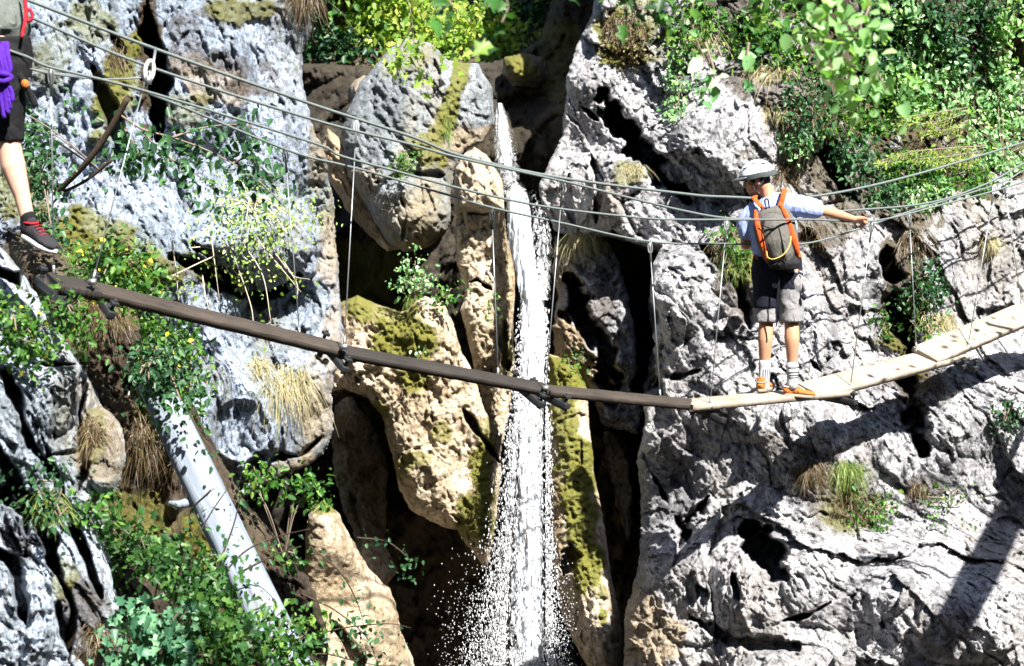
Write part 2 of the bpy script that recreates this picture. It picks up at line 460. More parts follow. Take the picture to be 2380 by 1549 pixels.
# back of the gorge, its deep shade put into the rock colour
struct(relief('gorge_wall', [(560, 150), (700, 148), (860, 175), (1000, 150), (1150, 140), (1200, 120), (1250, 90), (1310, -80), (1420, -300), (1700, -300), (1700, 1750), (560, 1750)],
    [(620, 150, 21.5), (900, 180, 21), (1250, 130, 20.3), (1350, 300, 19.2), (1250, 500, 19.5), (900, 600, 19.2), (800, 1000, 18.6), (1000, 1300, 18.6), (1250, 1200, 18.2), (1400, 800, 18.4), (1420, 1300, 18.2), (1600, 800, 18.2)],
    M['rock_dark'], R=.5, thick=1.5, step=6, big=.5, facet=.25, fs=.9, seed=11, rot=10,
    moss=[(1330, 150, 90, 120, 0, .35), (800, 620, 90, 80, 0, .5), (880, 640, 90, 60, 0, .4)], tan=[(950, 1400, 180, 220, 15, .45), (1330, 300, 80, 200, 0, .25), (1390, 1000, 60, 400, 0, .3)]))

# left cliff, skylight blue put into its colour
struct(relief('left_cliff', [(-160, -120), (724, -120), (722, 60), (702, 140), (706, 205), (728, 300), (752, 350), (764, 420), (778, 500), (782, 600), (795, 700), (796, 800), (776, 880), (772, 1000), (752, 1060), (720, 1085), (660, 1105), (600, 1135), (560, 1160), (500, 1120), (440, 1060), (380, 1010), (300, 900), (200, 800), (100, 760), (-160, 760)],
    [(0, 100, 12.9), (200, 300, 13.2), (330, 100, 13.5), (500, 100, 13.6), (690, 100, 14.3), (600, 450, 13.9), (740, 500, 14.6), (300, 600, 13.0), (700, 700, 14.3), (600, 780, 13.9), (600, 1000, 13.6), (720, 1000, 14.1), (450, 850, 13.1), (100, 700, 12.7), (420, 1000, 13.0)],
    M['rock_skylit'], R=.35, thick=4.0, step=3.0, seed=21, big=.18, facet=.08, fine=.02, tiny=.018, fs=.55, ani=(1.2, 1, .45), rot=-12,
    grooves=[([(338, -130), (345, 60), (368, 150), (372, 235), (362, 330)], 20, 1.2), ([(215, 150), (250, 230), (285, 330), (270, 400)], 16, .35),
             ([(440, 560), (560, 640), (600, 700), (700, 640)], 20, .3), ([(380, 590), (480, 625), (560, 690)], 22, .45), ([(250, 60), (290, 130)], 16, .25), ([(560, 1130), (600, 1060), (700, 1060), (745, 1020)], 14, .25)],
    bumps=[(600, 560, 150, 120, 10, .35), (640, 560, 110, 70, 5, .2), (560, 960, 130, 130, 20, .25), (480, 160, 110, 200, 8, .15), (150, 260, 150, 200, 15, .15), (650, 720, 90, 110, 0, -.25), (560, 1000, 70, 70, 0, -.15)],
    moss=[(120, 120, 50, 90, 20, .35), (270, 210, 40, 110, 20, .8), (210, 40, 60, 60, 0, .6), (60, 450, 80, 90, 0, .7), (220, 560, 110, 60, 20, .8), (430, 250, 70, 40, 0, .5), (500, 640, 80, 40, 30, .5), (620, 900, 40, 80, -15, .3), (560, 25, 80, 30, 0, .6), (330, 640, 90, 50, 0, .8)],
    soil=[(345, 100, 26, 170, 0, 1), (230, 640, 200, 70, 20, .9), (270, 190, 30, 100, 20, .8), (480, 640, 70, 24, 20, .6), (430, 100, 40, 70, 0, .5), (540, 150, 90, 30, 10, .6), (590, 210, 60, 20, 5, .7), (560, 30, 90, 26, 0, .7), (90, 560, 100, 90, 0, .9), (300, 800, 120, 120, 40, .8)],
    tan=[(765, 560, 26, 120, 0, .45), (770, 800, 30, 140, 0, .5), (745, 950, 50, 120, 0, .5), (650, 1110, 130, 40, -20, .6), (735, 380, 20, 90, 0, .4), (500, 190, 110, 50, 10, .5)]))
# dark earthy gully between the near rock and the left cliff
struct(relief('gully_slope', [(20, 560), (120, 570), (250, 640), (340, 760), (430, 900), (480, 1010), (560, 1150), (640, 1250), (720, 1340), (760, 1450), (760, 1720), (40, 1720), (40, 1200), (20, 800)],
    [(120, 620, 11.6), (260, 760, 12.0), (300, 1000, 11.9), (420, 1100, 12.3), (500, 1250, 12.4), (560, 1400, 12.4), (700, 1500, 13.0), (300, 1400, 11.4), (100, 1200, 11.0)],
    M['soil'], R=.5, thick=3, step=3.4, seed=31, big=.25, facet=.10, fine=.06, fs=.5, ani=(1.2, 1, .5), rot=-30,
    moss=[(240, 700, 90, 60, 30, .5), (400, 900, 90, 120, 30, .5), (330, 1190, 90, 60, 0, .5), (505, 1330, 40, 160, -25, .9)],
    bumps=[(415, 1230, 60, 90, 0, .35), (410, 1130, 25, 90, 8, .3)]))
# centre: tan cliff left of the fall
struct(relief('central_cliff', [(793, 700), (830, 684), (880, 706), (930, 722), (985, 690), (1032, 700), (1062, 780), (1100, 870), (1130, 960), (1168, 1010), (1162, 1130), (1152, 1230), (1132, 1330), (1104, 1292), (1060, 1235), (1000, 1212), (950, 1182), (930, 1140), (916, 1080), (902, 1020), (886, 965), (850, 922), (800, 902), (768, 915), (768, 840)],
    [(800, 750, 15.9), (1000, 800, 15.9), (1100, 950, 16.1), (1150, 1100, 16.3), (1000, 1100, 15.9), (1100, 1290, 16.1), (800, 880, 15.8)],
    M['rock_tan'], R=.22, RD=.3, thick=1.8, step=2.6, seed=41, big=.16, facet=.10, fine=.03, fs=.45, ani=(1, 1, .6), rot=-20, jag=7,
    grooves=[([(1075, 950), (1110, 1000), (1165, 1080)], 9, .4), ([(960, 760), (990, 900), (1010, 1000)], 8, .06)],
    bumps=[(860, 790, 60, 90, 10, .12), (1000, 800, 60, 110, -10, .12), (1000, 1010, 90, 120, 15, .12), (1080, 1180, 60, 80, 0, .1)],
    moss=[(825, 705, 46, 40, 0, .9), (905, 730, 60, 24, 10, .8), (940, 790, 62, 90, 0, .95), (965, 870, 40, 60, 10, .9), (880, 960, 22, 26, 0, .8), (1120, 1085, 34, 60, 15, .95), (1110, 1190, 46, 75, 0, .9), (940, 1080, 60, 24, -25, .7), (1025, 1005, 26, 22, 0, .7), (1130, 1010, 22, 50, 0, .6)],
    soil=[(1150, 1010, 20, 120, -10, .5)], tan=[(1090, 1200, 80, 100, 0, .6), (1000, 1000, 130, 200, 0, .35)]))
struct(relief('cave_rib', [(776, 940), (812, 920), (850, 960), (880, 1010), (902, 1100), (898, 1200), (884, 1290), (900, 1370), (872, 1366), (846, 1300), (815, 1230), (795, 1160), (772, 1100)],
    [(800, 1000, 17.9), (880, 1200, 17.5)], M['rock_tan'], R=.3, thick=1.5, step=3, seed=43, big=.1, facet=.06, fs=.3, jag=8, tan=[(830, 1150, 120, 260, 0, .8)], soil=[(840, 1080, 60, 160, 10, .3)]))
struct(relief('lower_pillar', [(716, 1190), (755, 1166), (790, 1196), (822, 1262), (856, 1322), (900, 1362), (922, 1400), (932, 1470), (972, 1560), (985, 1720), (670, 1720), (694, 1400), (708, 1290)],
    [(720, 1250, 14.4), (850, 1400, 14.9), (950, 1540, 15.2), (740, 1540, 14.2)], M['rock_tan'], R=.35, thick=2.2, step=2.8, seed=47, big=.10, facet=.03, fine=.012, tiny=.012, fs=.5, jag=6, pits=.01,
    grooves=[([(770, 1440), (810, 1500), (850, 1560)], 16, .35), ([(870, 1290), (880, 1330)], 6, .1)], moss=[(745, 1180, 40, 20, 0, .8)], tan=[(760, 1400, 60, 200, -10, .5), (900, 1480, 40, 100, 0, .6)]))
# slim pillar beside the fall
struct(relief('fall_pillar', [(1058, 468), (1172, 476), (1180, 560), (1198, 640), (1194, 760), (1196, 860), (1184, 960), (1168, 1030), (1146, 1010), (1120, 930), (1098, 840), (1072, 720), (1080, 668), (1062, 610)],
    [(1060, 500, 16.4), (1180, 560, 16.8), (1180, 900, 16.9), (1100, 800, 16.5)], M['rock_tan'], R=.22, thick=1.6, step=2.6, seed=53, big=.1, facet=.07, fs=.32, ani=(1, 1, .7), jag=5,
    grooves=[([(1078, 662), (1110, 650), (1150, 680)], 9, .3), ([(1175, 740), (1165, 800), (1180, 860)], 10, .25)], tan=[(1180, 620, 26, 150, 0, .9), (1140, 860, 60, 130, 0, .6)], moss=[(1180, 830, 14, 60, 0, .7)]))
# right of the fall
struct(relief('mossy_column', [(1274, 822), (1340, 838), (1362, 900), (1372, 1000), (1382, 1100), (1402, 1200), (1420, 1340), (1442, 1430), (1450, 1560), (1450, 1720), (1385, 1720), (1370, 1560), (1325, 1480), (1300, 1420), (1282, 1300), (1272, 1100)],
    [(1280, 900, 16.0), (1370, 1000, 15.5), (1400, 1400, 15.1), (1300, 1400, 15.6)], M['rock_tan'], R=.3, thick=1.6, step=2.6, seed=61, big=.12, facet=.05, fs=.35, jag=6,
    grooves=[([(1350, 1000), (1352, 1090)], 5, .15), ([(1325, 1270), (1310, 1340)], 16, .3)],
    moss=[(1310, 880, 60, 90, 0, .95), (1315, 1020, 50, 130, 0, .9), (1345, 1110, 40, 150, -8, .95), (1345, 1210, 34, 110, -6, .95), (1360, 1300, 40, 90, -10, .95), (1400, 1430, 16, 26, 0, .9), (1330, 960, 30, 60, 0, .6), (1390, 1370, 20, 40, -20, .7)], tan=[(1290, 1180, 26, 120, 0, .9)]))
struct(relief('dark_rib', [(1286, 540), (1300, 548), (1330, 556), (1400, 545), (1440, 600), (1462, 690), (1476, 760), (1480, 860), (1466, 900), (1490, 960), (1482, 1010), (1440, 1000), (1400, 985), (1380, 930), (1350, 880), (1320, 850), (1290, 828), (1282, 760), (1300, 690), (1282, 620)],
    [(1300, 600, 16.5), (1450, 800, 16.2), (1400, 950, 16.5)], M['rock_white'], R=.3, thick=1.5, step=2.7, seed=67, big=.18, facet=.12, fs=.35, jag=10, rot=-40,
    grooves=[([(1330, 640), (1345, 720), (1390, 800), (1440, 900)], 30, .9), ([(1300, 720), (1330, 760)], 12, .4), ([(1395, 860), (1430, 960)], 18, .6)],
    tan=[(1320, 800, 60, 70, 0, .9), (1310, 620, 34, 90, 0, .6), (1380, 900, 60, 90, 30, .8)], soil=[(1380, 720, 60, 100, 20, .6)], moss=[(1330, 570, 50, 20, 0, .5)]))
struct(relief('gap_rib', [(1400, 1000), (1432, 1010), (1462, 1080), (1470, 1200), (1462, 1260), (1440, 1200), (1415, 1100)], [(1440, 1100, 17.0)], M['rock_tan'], R=.2, thick=1.2, step=3, seed=69, big=.1, facet=.07, fs=.3, jag=10, tan=[(1440, 1120, 60, 200, 0, .8)]))
# the great right cliff
struct(relief('right_cliff', [(1392, -120), (1378, 20), (1346, 100), (1320, 160), (1312, 250), (1302, 335), (1268, 392), (1254, 435), (1262, 490), (1290, 540), (1340, 556), (1400, 540), (1450, 560), (1500, 570), (1532, 575), (1514, 640), (1504, 720), (1520, 800), (1494, 900), (1502, 980), (1480, 1060), (1490, 1200), (1482, 1320), (1462, 1400), (1452, 1440), (1446, 1720), (2540, 1720), (2540, -120)],
    [(1400, 0, 17.0), (1320, 300, 16.6), (1300, 480, 16.5), (1480, 500, 15.7), (1560, 700, 15.1), (1560, 1000, 15.1), (1540, 1400, 14.7), (1560, 1560, 14.2), (1480, 1540, 14.8), (1500, 1150, 15.5), (1800, 300, 15.7), (1800, 700, 15.0), (1800, 1000, 14.75), (1800, 1400, 13.7), (1800, 1600, 13.2), (2100, 200, 16.8), (2100, 700, 15.9), (2100, 1100, 15.1), (2100, 1450, 13.7), (2380, 200, 18.0), (2380, 700, 16.9), (2380, 1100, 15.5), (2380, 1500, 13.8), (1650, 50, 16.6)],
    M['rock_white'], R=.35, thick=4, step=2.4, seed=71, big=.24, facet=.22, fine=.015, tiny=.026, fs=.95, ani=(1.1, 1, .62), rot=-38, jag=9, pits=.014,
    grooves=[([(1385, 195), (1430, 260), (1490, 350), (1545, 425), (1600, 470)], 26, 1.3), ([(1340, 240), (1390, 280)], 6, .25), ([(1390, 250), (1420, 300)], 8, .3), ([(1370, 350), (1400, 430), (1385, 520)], 10, .35),
             ([(1436, 560), (1470, 660), (1500, 780), (1500, 900)], 24, 1.3, 'flat'), ([(1728, 1205), (1765, 1265), (1812, 1330), (1828, 1345)], 30, 1.1), ([(1700, 640), (1735, 720), (1745, 780)], 24, .35), ([(1515, 1100), (1580, 1220), (1600, 1260)], 16, .4),
             ([(1650, 1150), (1600, 1210), (1560, 1330)], 14, .4), ([(1600, 1430), (1700, 1490), (1850, 1500)], 16, .25), ([(1810, 1445), (1880, 1430), (1930, 1400)], 9, .3), ([(1880, 830), (1920, 880), (1990, 870)], 12, .3),
             ([(1625, 860), (1560, 880)], 9, .25), ([(2060, 560), (2080, 700), (2120, 800), (2120, 1000), (2170, 1130)], 30, .6), ([(1900, 290), (1960, 430), (1990, 470)], 24, .6), ([(1620, 560), (1690, 640)], 12, .3), 
             ([(1700, 1330), (1720, 1400)], 10, .3)],
    bumps=[(1640, 1370, 120, 140, 30, 0.193), (1700, 900, 160, 120, 20, 0.165), (1950, 780, 100, 130, 10, 0.138), (1930, 1050, 180, 120, 15, 0.165), (1380, 450, 90, 100, 20, 0.165), (1680, 340, 130, 110, 30, 0.193), (1580, 680, 70, 110, 0, 0.138), (1980, 1350, 170, 110, -15, 0.193), (2250, 900, 130, 160, 0, 0.165), (2280, 1430, 160, 110, -25, 0.193), (1560, 80, 120, 140, 20, 0.165), (1480, 300, 60, 90, -35, 0.110), (2010, 620, 60, 80, 0, 0.138), (1560, 1530, 80, 80, 0, 0.138)],
    moss=[(1450, 90, 62, 70, 0, .9), (1490, 30, 60, 50, 0, .6), (1560, 110, 60, 40, 20, .4), (2150, 300, 330, 260, 0, .12), (1460, 400, 40, 26, 0, .6), (1720, 620, 40, 70, 0, .7), (2110, 760, 70, 90, 0, .6), (1990, 1180, 70, 60, 0, .6)],
    soil=[(2150, 150, 340, 300, 20, .95), (2000, 420, 220, 90, 25, .8), (1460, 120, 50, 60, 0, .5), (2100, 720, 60, 220, -5, .9), (1720, 640, 50, 110, 0, .8), (1830, 190, 160, 90, 20, .7), (1700, 60, 160, 80, 10, .8), (1930, 1130, 90, 90, 20, .6), (1800, 1030, 50, 26, 20, .6), (1890, 1060, 50, 26, 20, .6), (2140, 1150, 60, 40, 0, .6), (1900, 540, 70, 50, 0, .7), (1760, 420, 60, 60, 0, .3)],  # soil, enlarged to put shaded black gaps among plants into the colour
    tan=[(1510, 1490, 80, 90, 0, .7), (1480, 1410, 40, 60, 0, .6), (1410, 470, 60, 60, 0, .25)]))
# the cliff goes on above the picture
struct(relief('upper_cliff', [(1400, -2300), (2900, -2300), (2900, -60), (1500, -60), (1400, -90), (1420, -700)], [(1500, -60, 17.6), (2380, -60, 19.2), (1600, -1200, 20.5), (2400, -1200, 22.5), (2000, -2300, 24.5)],
    M['rock_white'], R=.6, thick=4, step=18, seed=75, big=.5, facet=.3, fs=1.2, jag=40, jsc=160, soil=[(2100, -400, 700, 400, 0, .9)], moss=[(2100, -600, 700, 500, 0, .6)]))
# both walls run on past the picture's edges
struct(relief('outer_cliff', [(2480, -400), (3900, -400), (3900, 2300), (2440, 2300), (2470, 1000)], [(2500, 100, 18.6), (2500, 800, 17.2), (2500, 1500, 14.6), (3300, 100, 20.0), (3300, 1200, 17.5), (3800, 1800, 15.5)],
    M['rock_white'], R=.6, RD=.25, thick=4, step=8, seed=76, big=.4, facet=.3, fs=1.0, jag=16, moss=[(2800, 200, 300, 300, 0, .6)], soil=[(2800, 100, 400, 300, 0, .8)]))
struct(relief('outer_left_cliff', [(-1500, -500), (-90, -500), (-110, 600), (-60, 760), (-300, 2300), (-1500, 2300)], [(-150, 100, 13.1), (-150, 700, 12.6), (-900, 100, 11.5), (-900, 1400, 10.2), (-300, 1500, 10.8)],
    M['rock_skylit'], R=.6, RD=.25, thick=4, step=8, seed=77, big=.4, facet=.25, fs=.9, jag=16, moss=[(-400, 300, 200, 300, 0, .6)]))
# near rock at the left, split by leaning cracks
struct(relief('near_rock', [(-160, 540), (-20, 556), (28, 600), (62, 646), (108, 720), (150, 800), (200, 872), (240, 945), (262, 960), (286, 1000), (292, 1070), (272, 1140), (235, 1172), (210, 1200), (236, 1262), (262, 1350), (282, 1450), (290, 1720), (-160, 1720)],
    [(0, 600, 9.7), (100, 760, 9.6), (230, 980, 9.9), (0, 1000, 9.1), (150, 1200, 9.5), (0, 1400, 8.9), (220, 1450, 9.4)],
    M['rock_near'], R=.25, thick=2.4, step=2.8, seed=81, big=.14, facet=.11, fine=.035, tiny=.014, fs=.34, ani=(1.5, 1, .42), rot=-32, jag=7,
    grooves=[([(-20, 625), (60, 655), (92, 690)], 14, .35), ([(-20, 690), (20, 715)], 14, .3), ([(15, 870), (60, 1000), (120, 1110)], 17, .5), ([(75, 960), (140, 1130), (180, 1250)], 8, .25), ([(-20, 1010), (40, 1130), (100, 1230), (130, 1330)], 20, .55), ([(60, 845), (180, 848)], 9, .2),
             ([(-20, 1250), (30, 1310), (60, 1450)], 22, .5), ([(150, 1170), (200, 1290), (240, 1400)], 10, .4), ([(-10, 1130), (60, 1200), (60, 1290)], 14, .4), ([(120, 1290), (170, 1420), (160, 1540)], 12, .35), ([(200, 830), (185, 960), (200, 1080), (180, 1150)], 10, .35), ([(100, 1060), (180, 1050)], 5, .1), ([(130, 1370), (160, 1520)], 14, .3)],
    bumps=[(130, 930, 60, 80, 10, .15), (240, 1060, 45, 90, 0, .15), (90, 1480, 40, 100, 10, .15), (20, 1180, 40, 60, 0, .1), (60, 750, 50, 60, 0, .12)],
    moss=[(40, 720, 40, 30, 0, .5), (220, 1010, 26, 60, 0, .5), (110, 1180, 40, 50, 20, .7), (230, 1190, 26, 30, 0, .8), (150, 1330, 30, 60, 20, .6)],
    soil=[(230, 1080, 50, 40, 0, .4), (200, 1440, 60, 110, 0, .8), (30, 1250, 30, 60, -30, .6)], tan=[(240, 1050, 55, 110, 0, .55), (215, 890, 40, 60, 30, .4), (110, 610, 50, 40, 30, .4)]))

# forest floor rising behind the gorge
def slopez(X, Y):
    p = np.stack([X, Y, 0*X], -1)
    return -.55 + (Y-22.0)*.30 + .35*fbm(p/1.6, 4, 95)
struct(plane_grid('forest_slope', -16, 9, 22.2, 48, 200, 180, slopez, M['soil']))

# ------------------------------------------------------------------ boulders
def boulder(name, label, poly, ctrl, mat, **kw):
    c = P(sum(p[0] for p in poly)/len(poly), sum(p[1] for p in poly)/len(poly), ctrl[0][2])
    return tag(relief(name, poly, ctrl, mat, **kw), label, 'boulder')
boulder('boulder', 'big grey rounded boulder with a green moss streak, wedged left of the upper waterfall',
    [(906, 112), (950, 88), (1000, 100), (1042, 140), (1112, 150), (1144, 205), (1150, 290), (1124, 332), (1082, 350), (1054, 400), (1048, 450), (1050, 500), (1040, 538), (1000, 574), (940, 588), (896, 562), (864, 508), (836, 462), (800, 408), (790, 330), (806, 262), (836, 196), (872, 150)],
    [(1000, 250, 17.6), (800, 350, 17.5), (1000, 400, 17.35), (1140, 250, 18.0), (960, 540, 17.3)], M['rock_boulder'], R=.5, thick=1.5, step=2.6, seed=101, big=.16, facet=.09, fs=.5, jag=5, RD=.55,
    bumps=[(960, 490, 95, 85, 10, .16), (900, 420, 70, 60, 0, .06)],
    moss=[(1045, 250, 24, 110, 12, .9), (1000, 340, 40, 50, 0, .8), (940, 380, 20, 24, 0, .6), (930, 150, 70, 30, -20, .3)], tan=[(1090, 330, 70, 40, 0, .7), (850, 420, 60, 40, 0, .5), (1030, 320, 40, 60, 0, .4), (960, 575, 60, 26, 0, .6), (950, 500, 70, 60, 0, .3)],
    grooves=[([(1010, 140), (1020, 200), (1000, 240)], 8, .12), ([(985, 240), (1010, 280)], 6, .08), ([(870, 425), (950, 402), (1040, 408)], 10, .14), ([(930, 450), (945, 500), (935, 560)], 7, .10), ([(990, 430), (1010, 490)], 6, .08)])
boulder('boulder', 'brown shaded boulder in shadow left of the white angular boulder',
    [(762, 300), (800, 330), (850, 430), (880, 470), (905, 550), (935, 580), (900, 586), (850, 540), (800, 480), (768, 420), (748, 350)], [(840, 470, 17.7)], M['rock_tan'], R=.4, thick=1.2, step=3, seed=105, big=.12, facet=.06, fs=.4, jag=6, soil=[(860, 520, 60, 60, 0, .5)], tan=[(820, 440, 90, 140, 0, .7)])
boulder('boulder', 'tan upright stone with rounded top beside the upper waterfall',
    [(1056, 392), (1075, 362), (1102, 340), (1132, 360), (1152, 392), (1168, 420), (1174, 490), (1120, 500), (1056, 492)], [(1110, 430, 16.2)], M['rock_tan'], R=.34, RD=.4, thick=1.0, step=2.5, seed=107, big=.09, facet=.05, fs=.35, jag=4)
boulder('boulder', 'dark mossy block at the head of the gorge below the forest',
    [(1172, 132), (1220, 124), (1262, 134), (1272, 180), (1250, 205), (1190, 200), (1166, 170)], [(1220, 165, 19.6)], M['rock_tan'], R=.3, thick=1, step=3, seed=109, big=.1, facet=.06, fs=.4, jag=5, soil=[(1220, 165, 70, 60, 0, .75)], moss=[(1200, 150, 40, 40, 0, .8)])
boulder('boulder', 'pale slab leaning along the shaded left edge of the big boulder',
    [(800, 290), (830, 215), (862, 165), (880, 150), (872, 200), (840, 262), (812, 300)], [(840, 220, 18.2)], M['rock_boulder'], R=.2, thick=.8, step=3, seed=111, big=.06, facet=.04, fs=.3, jag=4, tan=[(840, 220, 60, 90, 0, .6)])

# ------------------------------------------------------------------ water
def water_mat():
    m = N('falling_white_water')
    v = m.coord(scale=(9, 9, 1.2)); n = m.noise(v, 2.6, 6, .7, .5)
    m.fin(m.ramp(n, [(.30, (.16, .205, .26)), (.43, (.46, .51, .57)), (.56, (.76, .78, .80))]), .35, .5)
    m.bump(n, .7, .04)
    e = m.attr('edge'); n2 = m.noise(m.coord(scale=(9, 9, 1.8)), 4.0, 7, .78)
    a = m.math('ADD', e, m.math('MULTIPLY', m.math('SUBTRACT', n2, .5), 2.6))
    a = m.math('MULTIPLY', m.math('SUBTRACT', a, .30), 5.0, True)
    tr = m.n('ShaderNodeBsdfTransparent'); tl = m.n('ShaderNodeBsdfTranslucent'); tl.inputs[0].default_value = (.5, .54, .6, 1)
    m1 = m.n('ShaderNodeMixShader'); m1.inputs[0].default_value = .3; m.l(m.b.outputs[0], m1.inputs[1]); m.l(tl.outputs[0], m1.inputs[2])
    m2 = m.n('ShaderNodeMixShader'); m.l(a, m2.inputs[0]); m.l(tr.outputs[0], m2.inputs[1]); m.l(m1.outputs[0], m2.inputs[2]); m.l(m2.outputs[0], m.out.inputs[0])
    return m.m
M['water'] = water_mat()
M['drop'] = simple('water_drop', (.58, .60, .64), .2, .6, .05)
def water_sheet(path, dens, seed, nu=46):
    """path: (y, xleft, xright, depth, density)"""
    path = np.array(path, float); ys = np.arange(path[0, 0], path[-1, 0], 3.0)
    xl, xr, dp, dn = [np.interp(ys, path[:, 0], path[:, k]) for k in (1, 2, 3, 4)]
    u = np.linspace(0, 1, nu)
    X = xl[:, None]+(xr-xl)[:, None]*u[None]; Y = np.repeat(ys[:, None], nu, 1)
    D = dp[:, None] - .16*np.sin(np.pi*u)[None]**.7
    q = np.stack([X/26, Y/120, np.full(X.shape, seed*2.1)], -1)
    D = D - .10*fbm(q, 4, seed) - .05*fbm(q*np.array([3, 3, 1]), 3, seed+5)
    e = (np.minimum(u, 1-u)[None]*2)**.6*1.15*dn[:, None]+ .05*fbm(q, 3, seed+9)
    V = PA(X, Y, D).reshape(-1, 3); idx = np.arange(len(ys)*nu).reshape(len(ys), nu)
    F = np.stack([idx[:-1, :-1].ravel(), idx[1:, :-1].ravel(), idx[1:, 1:].ravel(), idx[:-1, 1:].ravel()], 1)
    return V, F, e.ravel()
def merge(parts):
    Vs, Fs, As, o = [], [], [], 0
    for V, F, a in parts:
        Vs.append(V); Fs.append(F+o); As.append(a); o += len(V)
    return np.concatenate(Vs), np.concatenate(Fs), np.concatenate(As)
ws = [water_sheet([(240, 1152, 1168, 18.9, .6), (270, 1148, 1180, 18.8, .75), (320, 1146, 1192, 18.6, .6), (380, 1150, 1204, 18.3, .42), (425, 1168, 1212, 17.9, .30), (450, 1178, 1215, 17.6, .25)], 1, 1),
      water_sheet([(300, 1142, 1196, 18.7, .34), (400, 1146, 1212, 18.2, .34), (460, 1172, 1222, 17.6, .34)], 1, 6),
      water_sheet([(424, 1190, 1214, 16.9, .2), (436, 1180, 1224, 16.8, .5), (455, 1174, 1230, 16.6, 1.1), (560, 1178, 1242, 16.4, 1.6), (640, 1196, 1250, 16.3, 1.3), (690, 1206, 1266, 16.2, .8), (740, 1206, 1272, 16.1, .9)], 1, 2),
      water_sheet([(440, 1214, 1250, 16.95, .05), (480, 1222, 1276, 16.9, .32), (560, 1234, 1286, 16.7, .38), (700, 1236, 1280, 16.4, .6)], 1, 3),
      water_sheet([(715, 1208, 1274, 16.1, .85), (780, 1208, 1270, 15.9, 1.4), (900, 1204, 1267, 15.6, 1.2), (1000, 1202, 1265, 15.5, 1.0), (1200, 1202, 1266, 15.3, .9), (1400, 1206, 1266, 15.2, .85), (1720, 1208, 1272, 15.0, .85)], 1, 4),
      water_sheet([(900, 1188, 1256, 15.5, .45), (1100, 1176, 1264, 15.35, .48), (1400, 1164, 1276, 15.2, .48), (1720, 1150, 1296, 15.0, .5)], 1, 5)]
V, F, a = merge(ws)
struct(link('waterfall', np_mesh('waterfall', V, F, {'edge': a}), M['water']))
# spray: thousands of drops thrown off the fall
ico = bmesh.new(); bmesh.ops.create_icosphere(ico, subdivisions=1, radius=1.0)
iV = np.array([v.co[:] for v in ico.verts]); iF = np.array([[v.index for v in f.verts] for f in ico.faces]); ico.free()
def drops(n, gen):
    Vs, Fs = [], []
    for k in range(n):
        px, py, d, r, st = gen()
        c = np.array(P(px, py, d)); sc = np.array([r, r, r*st])
        Vs.append(iV*sc+c); Fs.append(iF+len(iV)*k)
    return np.concatenate(Vs), np.concatenate(Fs)
def g1():
    y = random.choice([random.uniform(960, 1560), random.uniform(1250, 1560), random.uniform(720, 1560)])
    w_ = 9+max(0, y-950)*.047
    left = random.random() < .68
    if left: x = (1196-(y-900)*.06) - abs(random.gauss(0, 1))*w_*1.05 + 14
    else: x = 1276 + abs(random.gauss(0, 1))*w_*.45 - 8
    return x, y, random.uniform(15.2, 15.6)-max(0, y-1000)*.0007, random.choice([.002, .003, .004, .006])*random.uniform(.7, 1.2), random.uniform(1.2, 4.5)
def g2():
    y = random.uniform(960, 1560); x = random.uniform(1172, 1285)
    return x, y, random.uniform(15.2, 15.4)-max(0, y-1000)*.0006, random.choice([.003, .004, .005])*random.uniform(.7, 1.2), random.uniform(2, 6)
def g3():
    y = 1560-abs(random.gauss(0, 1))*110; x = random.choice([random.gauss(1110, 42), random.gauss(1120, 40), random.gauss(1306, 16)])
    return x, y, random.uniform(14.8, 15.3), random.choice([.002, .0028, .004]), random.uniform(1, 2.5)
a1 = drops(6500, g1); a2 = drops(1600, g2); a3 = drops(1700, g3)
V = np.concatenate([a1[0], a2[0], a3[0]]); F = np.concatenate([a1[1], a2[1]+len(a1[0]), a3[1]+len(a1[0])+len(a2[0])])
tag(link('water_spray', np_mesh('water_spray', V, F), M['drop']), 'fine white water drops spraying off the lower waterfall', 'spray', kind='stuff')

# ------------------------------------------------------------------ shape helpers
def tube_vf(pts, rad, n=8, cap=True):
    pts = [Vector(p) for p in pts]; m = len(pts)
    rad = [rad]*m if isinstance(rad, (int, float)) else rad
    V, F = [], []
    up = None
    for i, p in enumerate(pts):
        t = (pts[min(i+1, m-1)]-pts[max(i-1, 0)]).normalized()
        if up is None:
            up = Vector((0, 0, 1)) if abs(t.z) < .9 else Vector((1, 0, 0))
        s = t.cross(up).normalized(); up = s.cross(t).normalized()
        for k in range(n):
            a = 2*math.pi*k/n
            V.append(p+(s*math.cos(a)+up*math.sin(a))*rad[i])
    for i in range(m-1):
        for k in range(n):
            F.append((i*n+k, i*n+(k+1) % n, (i+1)*n+(k+1) % n, (i+1)*n+k))
    T = []
    if cap:
        for base, rev in ((0, True), ((m-1)*n, False)):
            c = len(V); V.append(pts[0] if base == 0 else pts[-1])
            for k in range(n):
                t3 = (base+k, base+(k+1) % n, c)
                T.append(t3[::-1] if rev else t3)
    return [tuple(v) for v in V], F, T
